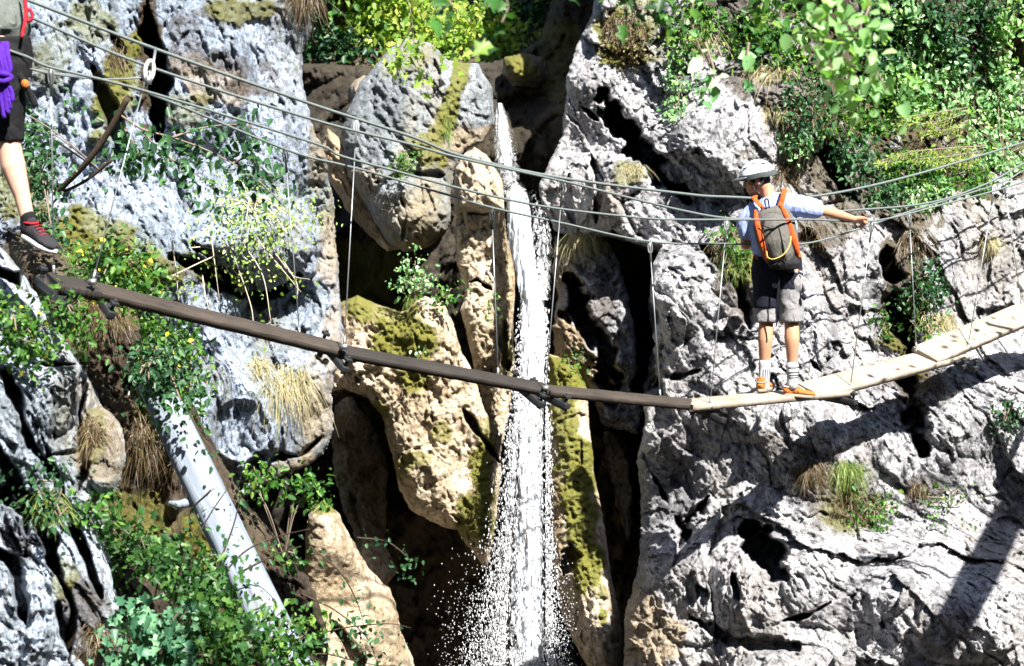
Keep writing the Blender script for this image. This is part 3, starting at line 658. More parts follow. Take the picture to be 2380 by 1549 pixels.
class Mesh:
    def __init__(s): s.V = []; s.Q = []; s.T = []
    def add(s, V, Q, T=()):
        o = len(s.V); s.V += list(V); s.Q += [tuple(i+o for i in q) for q in Q]; s.T += [tuple(i+o for i in t) for t in T]; return s
    def tube(s, pts, rad, n=8, cap=True): return s.add(*tube_vf(pts, rad, n, cap))
    def box(s, c, sx, sy, sz, mat=None):
        V = [Vector((x*sx/2, y*sy/2, z*sz/2)) for x in (-1, 1) for y in (-1, 1) for z in (-1, 1)]
        V = [(mat @ v if mat else v)+Vector(c) for v in V]
        return s.add([tuple(v) for v in V], [(0, 1, 3, 2), (4, 6, 7, 5), (0, 4, 5, 1), (2, 3, 7, 6), (0, 2, 6, 4), (1, 5, 7, 3)])
    def ellipsoid(s, c, rx, ry, rz, mat=None, nu=20, nv=14):
        V, Q, T = [], [], []
        for j in range(1, nv):
            a = math.pi*j/nv
            for i in range(nu):
                b = 2*math.pi*i/nu
                v = Vector((rx*math.sin(a)*math.cos(b), ry*math.sin(a)*math.sin(b), rz*math.cos(a)))
                V.append(tuple((mat @ v if mat else v)+Vector(c)))
        for j in range(nv-2):
            for i in range(nu):
                Q.append((j*nu+i, (j+1)*nu+i, (j+1)*nu+(i+1) % nu, j*nu+(i+1) % nu))
        for z, j in ((rz, 0), (-rz, nv-2)):
            v = Vector((0, 0, z)); k = len(V); V.append(tuple((mat @ v if mat else v)+Vector(c)))
            for i in range(nu):
                t = (j*nu+i, j*nu+(i+1) % nu, k); T.append(t if j == 0 else t[::-1])
        return s.add(V, Q, T)
    def build(s, name, mat, parent=None, smooth=True, bevel=0):
        F = [np.array(s.Q, np.int32).reshape(-1, 4), np.array(s.T, np.int32).reshape(-1, 3)]
        o = link(name, np_mesh(name, np.array(s.V), F), mat, parent, smooth)
        if bevel:
            b = o.modifiers.new('bevel', 'BEVEL'); b.width = bevel; b.segments = 2; b.limit_method = 'ANGLE'
        return o
def curve_pts(ctrl, n=10):
    """Catmull-Rom through the control points"""
    c = [Vector(p) for p in ctrl]; c = [c[0]*2-c[1]]+c+[c[-1]*2-c[-2]]; out = []
    for i in range(1, len(c)-2):
        for k in range(n):
            t = k/n; a, b, d, e = c[i-1], c[i], c[i+1], c[i+2]
            out.append(.5*((2*b)+(d-a)*t+(2*a-5*b+4*d-e)*t*t+(3*b-a-3*d+e)*t**3))
    out.append(c[-2]); return out

# ------------------------------------------------------------------ the rope bridge
def plank(label, a, b, mat, width=.25, thick=.05, roll=0, seed=0, bars=()):
    pa, pb = P(*a), P(*b)
    x = (pb-pa).normalized(); h = x.cross(Vector((0, 0, 1))).normalized()       # h points towards the camera side
    R_ = Matrix.Rotation(math.radians(roll), 3, x)
    h = (R_ @ h).normalized(); z = h.cross(x).normalized()
    L = (pb-pa).length
    mw = Matrix((( x.x, -h.x, z.x, pa.x), (x.y, -h.y, z.y, pa.y), (x.z, -h.z, z.z, pa.z), (0, 0, 0, 1)))
    rnd = random.Random(seed)
    n = 40; V = []; Q = []
    prof = [(-.5, -1), (-.5, -.12), (-.47, 0), (-.2, 0), (.0, -.01), (.2, 0), (.47, 0), (.5, -.12), (.5, -1)]
    for i in range(n+1):
        t = i/n
        wv = (rnd.random()-.5)*.006
        for (u, q) in prof:
            V.append((t*L, u*width+wv*(1 if u > 0 else -1), q*thick+(rnd.random()-.5)*.003))
    m = len(prof)
    for i in range(n):
        for k in range(m):
            Q.append((i*m+k, (i+1)*m+k, (i+1)*m+(k+1) % m, i*m+(k+1) % m))
    Q = [q[::-1] for q in Q]
    me_V = V; T = []
    for base in (0, n*m):
        c = len(V); V.append((V[base][0], 0, -.5*thick))
        for k in range(m): T.append((base+k, base+(k+1) % m, c))
    me = np_mesh('plank', np.array(V), [np.array(Q), np.array(T)])
    o = link('plank', me, mat, None, False); o.matrix_world = mw
    tag(o, label, 'plank', 'wooden planks of the rope bridge')
    for (t, off) in bars:
        mb = Mesh()
        mb.box((t*L, 0, -thick-.022), .05, width+.26, .04)
        mb.box((t*L+.02, 0, -thick-.04), .008, width+.22, .05)
        for sy in (-1, 1):
            mb.tube([(t*L, sy*(width/2+.10), -thick-.06), (t*L, sy*(width/2+.10), .02)], .012, 6)
            mb.box((t*L, sy*(width/2+.10), -.005), .045, .045, .02)
            mb.box((t*L+off, sy*(width/2-.03), -thick-.055), .03, .03, .03)
        c = Mesh.build(mb, 'crossbar', M['iron'] if mat is not M['wood_pale'] else M['iron'], None, False, .003)
        c.parent = o
    return o
BD = bridge_d
plank('short black plank end resting on the rock ledge at the left end of the bridge', (124, 648, BD(124)), (222, 664, BD(222)), M['wood_dark'], .22, .06, 12, 1, ((.08, .05),))
plank('long dark brown plank sloping down from the ledge past the left cliff', (206, 662, BD(206)), (800, 808, BD(800)), M['wood_brown'], .155, .048, 20, 2, ((.06, .05), (.97, -.06)))
plank('dark wet plank crossing in front of the tan cliff left of the waterfall', (785, 808, BD(785)), (1275, 900, BD(1275)), M['wood_dark'], .165, .045, 16, 3, ((.90, .05),))
plank('grey plank leading from the waterfall to the foot of the right cliff', (1262, 900, BD(1262)), (1668, 940, BD(1668)), M['wood_brown'], .19, .045, 8, 4, ((.04, .05), (.93, -.05)))
plank('pale plank on which the hiker in the white helmet stands', (1585, 936, BD(1585)), (1960, 902, BD(1960)), M['wood_pale'], .24, .05, 0, 5, ((.93, .05),))
plank('pale plank rising to the right just beyond the orange shoes', (1880, 905, BD(1880)), (2228, 812, BD(2228)), M['wood_pale'], .26, .05, 14, 6, ((.97, -.03),))
plank('pale plank beyond the right edge of the picture', (2400, 716, BD(2400)+.05), (2900, 470, BD(2900)-1.0), M['wood_pale'], .26, .05, 16, 8)
plank('bright pale plank at the right end of the bridge, highest of the rising ones', (2150, 822, BD(2150)), (2460, 692, BD(2460)), M['wood_pale'], .27, .05, 20, 7, ((.12, .05),))

def cable(label, pts, r, off=0, n=8):
    c = [P(x, y, BD(x)+off) for x, y in pts]
    o = Mesh().tube(curve_pts(c, 12), r, 8).build('steel_cable', M['cable'])
    return tag(o, label, 'cable', 'steel cables of the rope bridge')
cable('uppermost steel cable, passing behind the neck of the hiker in the white helmet', [(-900, -330), (-160, -80), (63, 0), (363, 115), (717, 240), (953, 317), (1070, 362), (1293, 412), (1583, 450), (1687, 458), (1870, 459), (2087, 417), (2377, 332), (2500, 290), (2950, 110)], .0105, .16)
cable('second steel cable from the top, clipped to the pale carabiner at left', [(-900, -300), (-160, -60), (77, 43), (337, 152), (723, 277), (950, 335), (1070, 368), (1310, 422), (1410, 447), (1587, 490), (1700, 508), (1830, 505), (1947, 492), (2153, 473), (2287, 430), (2380, 380), (2500, 320), (2950, 90)], .009, -.02)
cable('third steel cable, the one the hiker grips, crossing his backpack', [(-900, -160), (-160, 60), (50, 128), (118, 157), (330, 210), (720, 330), (793, 363), (916, 397), (1036, 430), (1193, 467), (1310, 487), (1493, 507), (1587, 511), (1700, 511), (1890, 511), (2030, 514), (2187, 477), (2380, 423), (2500, 370), (2950, 160)], .008, -.40)
cable('lowest steel cable, passing behind the back of the hiker', [(-900, -140), (-160, 90), (50, 155), (120, 170), (310, 205), (662, 347), (793, 383), (860, 400), (1040, 453), (1143, 483), (1303, 518), (1510, 562), (1685, 567), (1867, 567), (2003, 530), (2120, 490), (2320, 428), (2380, 397), (2500, 350), (2950, 140)], .008, .26)

def hanger(label, x0, y0, x1, y1, o0, o1, hook='steel'):
    root = empty('hanger_cable', P(x0, y0, BD(x0)+o0))
    a = P(x0, y0, BD(x0)+o0); b = P(x1, y1, BD(x1)+o1)
    Mesh().tube([a.lerp(b, t) for t in (.12, .5, 1)], .0042, 6).build('wire', M['steel'], root)
    Mesh().tube([a, a.lerp(b, .03), a.lerp(b, .125)], [.005, .007, .009], 6).build('turnbuckle', M['iron'] if hook == 'iron' else M['steel'], root)
    d = (b-a).normalized(); s = d.cross(Vector((0, 1, 0))).normalized()
    c = a + d*.045; ring = [c + s*.016*math.cos(t)+d*.045*math.sin(t) for t in [2*math.pi*k/14 for k in range(15)]]
    Mesh().tube(ring, .005, 6, False).build('clamp', M['iron'] if hook == 'iron' else M['steel'], root)
    e = Mesh(); e.box(b, .04, .04, .03); e.tube([b, b-d*.07], .009, 6)
    e.build('end_fitting', M['steel'], root)
    return tag(root, label, 'cable hanger', 'wire hangers carrying the planks')
H = [('wire hanger at the far left, hanging straight down to the black plank end', 118, 160, 125, 645, -.2, .12, 'steel'),
     ('slanting wire hanger with a pale carabiner near the left end', 345, 158, 215, 655, -.02, -.12, 'steel'),
     ('thin wire hanger in front of the left cliff pillar', 662, 347, 697, 785, .26, .15, 'iron'),
     ('long wire hanger in front of the dark hollow left of the big boulder', 829, 280, 800, 806, .1, -.12, 'steel'),
     ('wire hanger in front of the tan pillar left of the waterfall', 1143, 484, 1158, 878, .26, .15, 'iron'),
     ('wire hanger running down along the right side of the waterfall', 1308, 424, 1268, 902, .05, -.12, 'iron'),
     ('wire hanger in front of the black gap right of the waterfall', 1510, 562, 1535, 928, .26, .15, 'steel'),
     ('wire hanger just left of the hiker in the white helmet', 1690, 509, 1650, 945, -.1, -.14, 'steel'),
     ('wire hanger just right of the gripping hand', 2028, 514, 1975, 910, -.4, -.14, 'steel'),
     ('wire hanger in front of the dark plant-filled cleft in the right cliff', 2113, 494, 2130, 815, .26, .15, 'steel'),
     ('wire hanger with its foot on the right pale plank, before white rock', 2312, 430, 2250, 806, -.1, -.15, 'steel'),
     ('rightmost wire hanger, leaning to the edge of the picture', 2333, 425, 2376, 716, .26, .16, 'steel')]
for h in H: hanger(*h)
# carabiner clipped where the slanting hanger meets the cables
cr = empty('carabiner', P(347, 160, BD(347)-.04))
c = P(347, 165, BD(347)-.05)
pts = [c+Vector((.022*math.cos(t)+.008*math.sin(t), .012*math.cos(t), .058*math.sin(t))) for t in [2*math.pi*k/18 for k in range(19)]]
Mesh().tube(pts, .013, 8, False).build('frame', simple('pale_alloy', (.55, .56, .54), .4, .5), cr)
Mesh().tube([P(345, 178, BD(345)-.05), P(345, 196, BD(345)-.05)], .02, 8).build('gate_sleeve', M['steel'], cr)
Mesh().tube([P(362, 112, BD(362)+.1), P(356, 150, BD(356))], .009, 6).build('link', M['steel'], cr)
tag(cr, 'pale metal carabiner clamp on the upper cables above the slanting hanger', 'carabiner')
# thin spare wire looping from the carabiner to the left
tag(Mesh().tube(curve_pts([P(50, 155, 9.3), P(118, 172, 9.5), P(230, 184, 9.8), P(320, 182, 10.0), P(345, 176, 10.05)], 8), .006, 6).build('loose_wire', M['steel']), 'thin loose wire running left from the carabiner', 'wire')

# ------------------------------------------------------------------ people
def eloft(m, rings, side, n=20):
    """rings: (centre, half width along side, half depth); closed with domes"""
    side = Vector(side).normalized(); V, Q, T = [], [], []
    k = len(rings)
    for i, (c, a, b) in enumerate(rings):
        c = Vector(c)
        t = (Vector(rings[min(i+1, k-1)][0])-Vector(rings[max(i-1, 0)][0])).normalized()
        s = (side-t*side.dot(t)).normalized(); e = t.cross(s)
        for j in range(n):
            g = 2*math.pi*j/n
            V.append(tuple(c+s*a*math.cos(g)+e*b*math.sin(g)))
    for i in range(k-1):
        for j in range(n): Q.append((i*n+j, i*n+(j+1) % n, (i+1)*n+(j+1) % n, (i+1)*n+j))
    for base, rev in ((0, True), ((k-1)*n, False)):
        c = len(V); V.append(tuple(rings[0 if base == 0 else -1][0]))
        for j in range(n):
            t = (base+j, base+(j+1) % n, c); T.append(t[::-1] if rev else t)
    return m.add(V, Q, T)
def ball(m, c, r): return m.ellipsoid(c, r, r, r, None, 14, 10)
def limb(m, pts, rad, n=14):
    c = curve_pts(pts, 6)
    r = np.interp(np.linspace(0, len(rad)-1, len(c)), range(len(rad)), rad)
    m.tube(c, list(r), n); ball(m, c[0], r[0]*.97); ball(m, c[-1], r[-1]*.97)
    return m
def fuse(m, name, mat, parent, voxel=.007, smooth=6, wrinkle=0):
    F = [np.array(m.Q, np.int32).reshape(-1, 4), np.array(m.T, np.int32).reshape(-1, 3)]
    me = np_mesh(name+'_raw', np.array(m.V), F)
    o = bpy.data.objects.new(name+'_raw', me); COL.objects.link(o)
    a = o.modifiers.new('r', 'REMESH'); a.mode = 'VOXEL'; a.voxel_size = voxel; a.use_smooth_shade = True
    b = o.modifiers.new('s', 'SMOOTH'); b.iterations = smooth; b.factor = .5
    dg = bpy.context.evaluated_depsgraph_get(); dg.update()
    me2 = bpy.data.meshes.new_from_object(o.evaluated_get(dg)); me2.name = name
    bpy.data.objects.remove(o); bpy.data.meshes.remove(me)
    me2.materials.clear()
    if wrinkle:
        nvt = len(me2.vertices); co = np.zeros(nvt*3, np.float32); me2.vertices.foreach_get('co', co); co = co.reshape(-1, 3).astype(float)
        no = np.zeros(nvt*3, np.float32); me2.vertices.foreach_get('normal', no); no = no.reshape(-1, 3)
        q = co*np.array([1, 1, .55])+.02*fbm(co/.06, 2, 5)[:, None]
        co = co + no*(wrinkle*(ridged(q/.11, 2, 61)*.8+ridged(q[:, [2, 0, 1]]/.07, 2, 62)*.5))[:, None]
        me2.vertices.foreach_set('co', co.astype(np.float32).ravel()); me2.update()
    return link(name, me2, mat, parent)
def skin(name, c):
    m = N(name); v = m.coord(); n = m.noise(v, 25, 4, .6)
    m.b.inputs['Subsurface Weight'].default_value = .12; m.b.inputs['Subsurface Radius'].default_value = (.6, .25, .12); m.b.inputs['Subsurface Scale'].default_value = .02
    return m.fin(m.mix(n, tuple(q*.82 for q in c), tuple(min(1, q*1.12) for q in c)), .5, .35)
def cloth(name, c, var=.08):
    m = N(name); v = m.coord(); n = m.noise(v, 9, 4, .6); w_ = m.noise(v, 400, 2, .5)
    fold = m.noise(m.coord(scale=(1, 1, .6)), 16, 3, .5, 1.0)
    h = m.math('ADD', m.math('MULTIPLY', fold, 6.0), w_); m.bump(h, .7, .008)
    return m.fin(m.mix(n, tuple(q*(1-var*2) for q in c), tuple(min(1, q*(1+var)) for q in c)), .9, .15)
M['skin'] = skin('tanned_skin', (.42, .22, .135)); M['skin_pale'] = skin('pale_skin', (.50, .31, .24))
M['shirt'] = cloth('light_blue_shirt', (.34, .42, .74)); M['shorts'] = cloth('light_grey_shorts', (.24, .235, .245)); M['navy'] = cloth('navy_webbing', (.012, .014, .025))
M['black_cloth'] = cloth('black_cloth', (.012, .012, .014)); M['grey_shirt'] = cloth('grey_green_shirt', (.13, .15, .14)); M['sock'] = cloth('grey_sock', (.50, .51, .54)); M['sock_dark'] = cloth('dark_sock_knit', (.06, .06, .07))
M['orange'] = cloth('orange_nylon', (.50, .09, .022)); M['pack_grey'] = cloth('grey_olive_nylon', (.115, .11, .10)); M['pack_black'] = cloth('black_nylon', (.02, .02, .022))
M['shoe_orange'] = cloth('orange_suede', (.40, .14, .035)); M['sole'] = simple('grey_brown_rubber', (.22, .18, .14), .8); M['shoe_dark'] = cloth('dark_shoe_mesh', (.03, .03, .035)); M['white_rubber'] = simple('white_rubber', (.55, .56, .55), .6)
M['helmet_white'] = simple('white_helmet_shell', (.74, .73, .80), .25, .6, .02); M['helmet_dark'] = simple('dark_helmet_rim', (.06, .07, .075), .4, .5); M['hair'] = simple('dark_hair', (.02, .015, .012), .7, .3, .2, 120, .6, 300, .004)
M['eye'] = simple('dark_eye', (.02, .015, .012), .2, .5); M['lip'] = simple('lip', (.30, .10, .08), .5); M['red'] = cloth('red_webbing', (.42, .02, .035)); M['purple'] = cloth('purple_rope', (.075, .018, .32)); M['yellow_cord'] = simple('yellow_cord', (.36, .30, .07), .7); M['blue_web'] = cloth('blue_grey_webbing', (.16, .26, .38))

def hand(m, wrist, knuck, axis, curl_out, s=1.0):
    """palm from wrist to knuckles; fingers spread along axis, curling towards curl_out and back"""
    wrist, knuck = Vector(wrist), Vector(knuck); d = (knuck-wrist).normalized(); ax = Vector(axis).normalized(); cu = Vector(curl_out).normalized()
    eloft(m, [(wrist, .026*s, .02*s), (wrist.lerp(knuck, .5), .038*s, .019*s), (knuck, .041*s, .016*s)], ax, 14)
    for k, ln in enumerate((.9, 1.0, .95, .78)):
        b = knuck+ax*(k-1.5)*.0205*s
        p = [b-d*.012, b+d*.030*s*ln+cu*.008*s, b+d*.036*s*ln+cu*.034*s, b+d*.012*s*ln+cu*.046*s, b-d*.008*s+cu*.036*s]
        limb(m, p, [.0095*s, .0095*s, .009*s, .0085*s, .0075*s], 8)
    tb = wrist.lerp(knuck, .35)-ax*.034*s
    limb(m, [tb, tb+d*.03*s-ax*.016*s+cu*.014*s, tb+d*.055*s-ax*.004*s+cu*.034*s], [.013*s, .011*s, .009*s], 8)
def shoe(person, heel, toe, lab, h=.075, wd=.047, upper=None, solem=None, trim=None, up=Vector((0, 0, 1))):
    heel, toe = Vector(heel), Vector(toe); L = toe-heel; d = L.normalized(); s = d.cross(up).normalized(); u = s.cross(d)
    m = Mesh()
    pr = [(.0, .55, .62), (.06, .70, .95), (.2, .76, 1.05), (.36, .78, 1.0), (.52, .88, .80), (.68, 1.0, .60), (.84, .95, .50), (.95, .68, .42), (1.0, .36, .32)]
    eloft(m, [(heel+L*t+u*(.022+h*b*.38), wd*a, h*b*.48) for t, a, b in pr], s)
    limb(m, [heel+L*.17+u*h*.5, heel+L*.16+u*h*1.12], [.036, .038])
    o = fuse(m, 'shoe', upper, person, .006, 4)
    if lab: o['label'] = lab
    sm = Mesh(); n = 22; V = []
    for z, g in ((0, 1.0), (.012, 1.06), (.026, 1.0)):
        for i in range(n):
            a = 2*math.pi*i/n; t = .5-.53*math.cos(a); wv = np.interp(t, [-.03, .1, .35, .65, .9, 1.03], [.0, .8, .84, 1.06, .75, .0])
            V.append(tuple(heel+L*t+s*(math.copysign(1, math.sin(a))*wv*wd*g if abs(math.sin(a)) > 1e-6 else 0)+u*z))
    Q = [(r*n+i, r*n+(i+1) % n, (r+1)*n+(i+1) % n, (r+1)*n+i) for r in (0, 1) for i in range(n)]
    c0 = len(V); V.append(tuple(heel+L*.5)); V.append(tuple(heel+L*.5+u*.026))
    T = [((i+1) % n, i, c0) for i in range(n)]+[(2*n+i, 2*n+(i+1) % n, c0+1) for i in range(n)]
    sm.add(V, Q, T); sm.build('sole', solem, o)
    t = Mesh()
    ring = [heel+L*.16+u*h*1.12+(d*.042*math.cos(a)+s*.036*math.sin(a))+u*.008*math.cos(a) for a in [2*math.pi*k/16 for k in range(17)]]
    t.tube(ring, .007, 6, False)
    t.build('collar', trim, o)
    lc = Mesh()
    for k in range(4):
        q = heel+L*(.40+.07*k)+u*(.03+h*(.80-.115*k)); lc.tube([q-s*.026, q+u*.006, q+s*.026], .003, 5)
    lc.build('laces', trim, o)
    return o

def J(px, py, dd=0.0): return P(px, py, 13.4+dd)
man = empty('person', J(1812, 912))
tag(man, 'person in light blue shirt and white helmet standing on the bridge, gripping a cable', 'person')
rh = Vector((.985, -.17, 0)).normalized(); fh = Vector((.17, .985, 0)); uz = Vector((0, 0, 1))
SH = J(1794, 487); PEL = J(1806, 616); NB = J(1788, 462)
shR, shL = J(1846, 476, -.05), J(1740, 496, .05)
elR, wrR, knR = J(1921, 492, .02), J(1983, 509, .14), J(2004, 512, .20)
elL, wrL, knL = J(1733, 566, .10), J(1752, 572, .32), J(1757, 570, .40)
hipL, hipR = J(1781, 632, .03), J(1834, 632, -.04)
knl, knr = J(1781, 744, .04), J(1840, 744, -.04)
anl, anr = J(1776, 884, .04), J(1842, 880, -.04)
hc = J(1758, 414, .0)
hf = Vector((-.95, .14, -.27)).normalized(); hl = (Vector((0, -1, 0))-hf*Vector((0, -1, 0)).dot(hf)).normalized(); hu = hf.cross(hl)
if hu.z < 0: hu = -hu
HM = Matrix((hf, hl, hu)).transposed()
def hp(f, l, u): return hc+hf*f+hl*l+hu*u
b = Mesh()
b.ellipsoid(hp(-.005, 0, .02), .098, .076, .100, HM)
b.ellipsoid(hp(.035, 0, -.055), .060, .056, .062, HM)
b.ellipsoid(hp(.068, 0, -.098), .024, .028, .022, HM)
b.ellipsoid(hp(.098, 0, -.028), .018, .013, .024, HM); b.ellipsoid(hp(.109, 0, -.042), .014, .014, .011, HM)
b.ellipsoid(hp(.078, 0, .022), .022, .052, .014, HM); b.ellipsoid(hp(.088, 0, -.072), .012, .024, .013, HM)
for s_ in (1, -1):
    b.ellipsoid(hp(-.008, .078*s_, -.022), .019, .010, .033, HM); b.ellipsoid(hp(.055, .045*s_, -.03), .025, .02, .022, HM)
limb(b, [hp(-.035, 0, -.06), hp(-.05, 0, -.11), NB+fh*.01, SH+uz*.01], [.058, .056, .062, .075])
eloft(b, [(SH+uz*.05, .10, .055), (SH+uz*.01, .165, .085), (SH-uz*.08, .172, .105), (SH.lerp(PEL, .45), .160, .10), (SH.lerp(PEL, .72), .145, .095), (PEL, .160, .105), (PEL-uz*.09, .150, .10)], rh)
limb(b, [shR-rh*.02, shR.lerp(elR, .3), elR, elR.lerp(wrR, .35), wrR], [.060, .052, .041, .042, .027])
limb(b, [shL+rh*.02, shL.lerp(elL, .3), elL, elL.lerp(wrL, .35), wrL], [.060, .052, .041, .042, .027])
cab = (J(2060, 508, .38)-J(1985, 513, .1)).normalized()
hand(b, wrR, knR, Vector((0, -.55, .83)).cross(cab).cross(cab)*-1 if False else (cab.cross(Vector((0, .8, .6)))).normalized(), Vector((.1, .2, -1)))
hand(b, wrL, knL, Vector((1, 0, 0)), Vector((0, .1, -1)))
for hp_, kn_, an_ in ((hipL, knl, anl), (hipR, knr, anr)):
    cb = kn_.lerp(an_, .32)-fh*.022
    limb(b, [hp_, hp_.lerp(kn_, .5), kn_, cb, kn_.lerp(an_, .7), an_, an_-uz*.04], [.095, .080, .057, .060, .042, .036, .038])
fuse(b, 'body', M['skin'], man, .0065, 5)
for s_ in (1, -1):
    Mesh().ellipsoid(hp(.084, .034*s_, .0), .012, .014, .008, HM).build('eye', M['eye'], man)
Mesh().ellipsoid(hp(.094, 0, -.073), .010, .020, .004, HM).build('mouth', M['lip'], man)
h_ = Mesh(); h_.ellipsoid(hp(-.018, 0, .012), .094, .081, .085, HM); h_.ellipsoid(hp(-.06, 0, -.035), .045, .062, .040, HM); h_.ellipsoid(hp(.03, .074, -.0), .014, .006, .035, HM)
fuse(h_, 'hair', M['hair'], man, .008, 3)
# shirt
m = Mesh()
eloft(m, [(NB+uz*.012, .075, .066), (SH+uz*.045, .13, .078), (SH+uz*.0, .192, .110), (SH-uz*.09, .196, .128), (SH.lerp(PEL, .45), .182, .122), (SH.lerp(PEL, .75), .172, .118), (PEL-uz*.01, .180, .126)], rh)
limb(m, [shR-rh*.05, shR.lerp(elR, .25), shR.lerp(elR, .62)], [.088, .080, .074])
limb(m, [shL+rh*.05, shL.lerp(elL, .25), shL.lerp(elL, .62)], [.088, .080, .072])
fuse(m, 'shirt', M['shirt'], man, .009, 4, .009)
# shorts
m = Mesh()
eloft(m, [(PEL+uz*.06, .168, .116), (PEL, .178, .130), (PEL-uz*.09, .186, .134), (PEL-uz*.16, .176, .120)], rh)
for hp_, kn_ in ((hipL, knl), (hipR, knr)):
    k2 = hp_.lerp(kn_, 1.04)
    eloft(m, [(hp_, .098, .112), (hp_.lerp(kn_, .4), .100, .112), (hp_.lerp(kn_, .8), .094, .104), (k2, .092, .102)], rh)
m.ellipsoid(J(1850, 662, -.10), .065, .06, .085)
fuse(m, 'shorts', M['shorts'], man, .009, 3, .010)
# climbing harness
m = Mesh()
eloft(m, [(PEL+uz*.075, .176, .126), (PEL+uz*.07, .190, .140), (PEL-uz*.05, .202, .156), (PEL-uz*.12, .200, .152), (PEL-uz*.13, .184, .132)], rh)
for hp_, kn_, t0, t1 in ((hipL, knl, -.05, .76), (hipR, knr, .02, .40)):
    eloft(m, [(hp_.lerp(kn_, t0), .098, .118), (hp_.lerp(kn_, t0+.03), .110, .130), (hp_.lerp(kn_, t1-.03), .108, .122), (hp_.lerp(kn_, t1), .097, .112)], rh)
fuse(m, 'harness', M['navy'], man, .010, 3)
m = Mesh(); m.tube(curve_pts([J(1812, 640, -.2), J(1806, 700, -.16), J(1804, 760, -.14)], 6), .006, 6); m.tube(curve_pts([J(1858, 640, -.15), J(1866, 670, -.15), J(1866, 690, -.15)], 6), .008, 6)
m.build('sling', M['navy'], man)
Mesh().ellipsoid(J(1868, 690, -.16), .02, .02, .026).build('knot', M['navy'], man)
# socks and shoes
for kn_, an_, mt, lab in ((knl, anl, 'sock', 'light grey sock'), (knr, anr, 'sock', 'grey sock with dark bands')):
    m = Mesh(); top = kn_.lerp(an_, .70 if mt == 'sock' and kn_ is knl else .78)
    limb(m, [top, top.lerp(an_, .5), an_, an_-uz*.05], [.050, .046, .044, .046]); o = fuse(m, 'sock', M[mt], man, .008, 2)
    st = Mesh()
    if kn_ is knr:
        for t in (.80, .88, .93, .97):
            c = kn_.lerp(an_, t); rr = .0485-(t-.8)*.02
            st.tube([c+Vector((math.cos(a)*rr, math.sin(a)*rr, 0)) for a in [2*math.pi*k/20 for k in range(21)]], .004, 6, False)
    else:
        for a in (-1.9, -1.55, -1.2, -.8):
            st.tube([top.lerp(an_, t)+Vector((math.cos(a), math.sin(a), 0))*(.0500-.005*t) for t in (.35, .6, .85, 1.05)], .003, 5)
    st.build('stripes', M['sock_dark'], o)
ztop = P(1776, 917, 13.36).z
def ground(v, px): v = Vector(v); v.z = P(px, 919 - (px-1776)*.055, BD(px)).z+.004; return v
shoe(man, ground(anl-Vector((.05, .07, 0)), 1764), ground(anl+Vector((.085, .16, 0)), 1796), 'orange shoe seen from behind', upper=M['shoe_orange'], solem=M['sole'], trim=M['sole'])
shoe(man, ground(anr-Vector((.07, .0, 0)), 1824), ground(anr+Vector((.185, .06, 0)), 1888), 'orange shoe seen from the side', upper=M['shoe_orange'], solem=M['sole'], trim=M['white_rubber'])
# helmet
hel = empty('helmet', hp(0, 0, .06)); hel.parent = man; hel.matrix_parent_inverse = parent_inv(man)
def shell(f0, rx, ry, rz, ulo, uhi, nu=32, nv=12, th=.0):
    V = []; Q = []
    for j in range(nv+1):
        u = ulo+(uhi-ulo)*j/nv
        for i in range(nu):
            a = 2*math.pi*i/nu; r = math.sqrt(max(0, 1-u*u))
            V.append(tuple(hp(f0+rx*r*math.cos(a)*(1.0 if math.cos(a) > 0 else 1.02), ry*r*math.sin(a), .022+rz*u - (.018 if math.cos(a) < -.3 else 0)*(1-u)*(-math.cos(a)))))
    for j in range(nv):
        for i in range(nu): Q.append((j*nu+i, j*nu+(i+1) % nu, (j+1)*nu+(i+1) % nu, (j+1)*nu+i))
    return Mesh().add(V, Q)
shell(-.012, .140, .108, .122, .16, .999).build('shell', M['helmet_white'], hel)
shell(-.012, .145, .112, .125, -.10, .22).build('rim', M['helmet_dark'], hel)
for sgn in (-1, 0, 1):
    for f0 in (-.075, -.01, .055):
        m = Mesh(); c = hp(f0, sgn*.06, .022+.119*math.sqrt(max(.05, 1-((f0+.012)/.14)**2-(sgn*.06/.108)**2))); m.ellipsoid(c, .030, .009, .007, HM, 12, 8); m.build('vent', M['helmet_dark'], hel)
V = []
for z in (0, .008):
    for i in range(9):
        a = math.radians(-62+124*i/8); V.append(tuple(hp(-.012+.138*math.cos(a), .108*math.sin(a), .035+z)))
    for i in range(9):
        a = math.radians(-62+124*i/8); V.append(tuple(hp(.02+.175*math.cos(a)*.97, .095*math.sin(a), .020+z)))
Q = []
for i in range(8): Q += [(i, i+1, 10+i, 9+i), (18+i, 27+i, 28+i, 19+i), (9+i, 10+i, 28+i, 27+i), (i, 18+i, 19+i, i+1)]
Q += [(0, 9, 27, 18), (8, 26, 35, 17)]
Mesh().add(V, Q).build('visor', M['helmet_dark'], hel)
m = Mesh()
for s_ in (1, -1):
    m.tube(curve_pts([hp(.055, .082*s_, .02), hp(.035, .076*s_, -.04), hp(.045, .05*s_, -.105), hp(.055, 0, -.124)], 5), .006, 6); m.tube(curve_pts([hp(-.075, .078*s_, .0), hp(-.02, .080*s_, -.05), hp(.04, .055*s_, -.10)], 5), .006, 6)
m.build('chin_strap', M['helmet_dark'], hel)

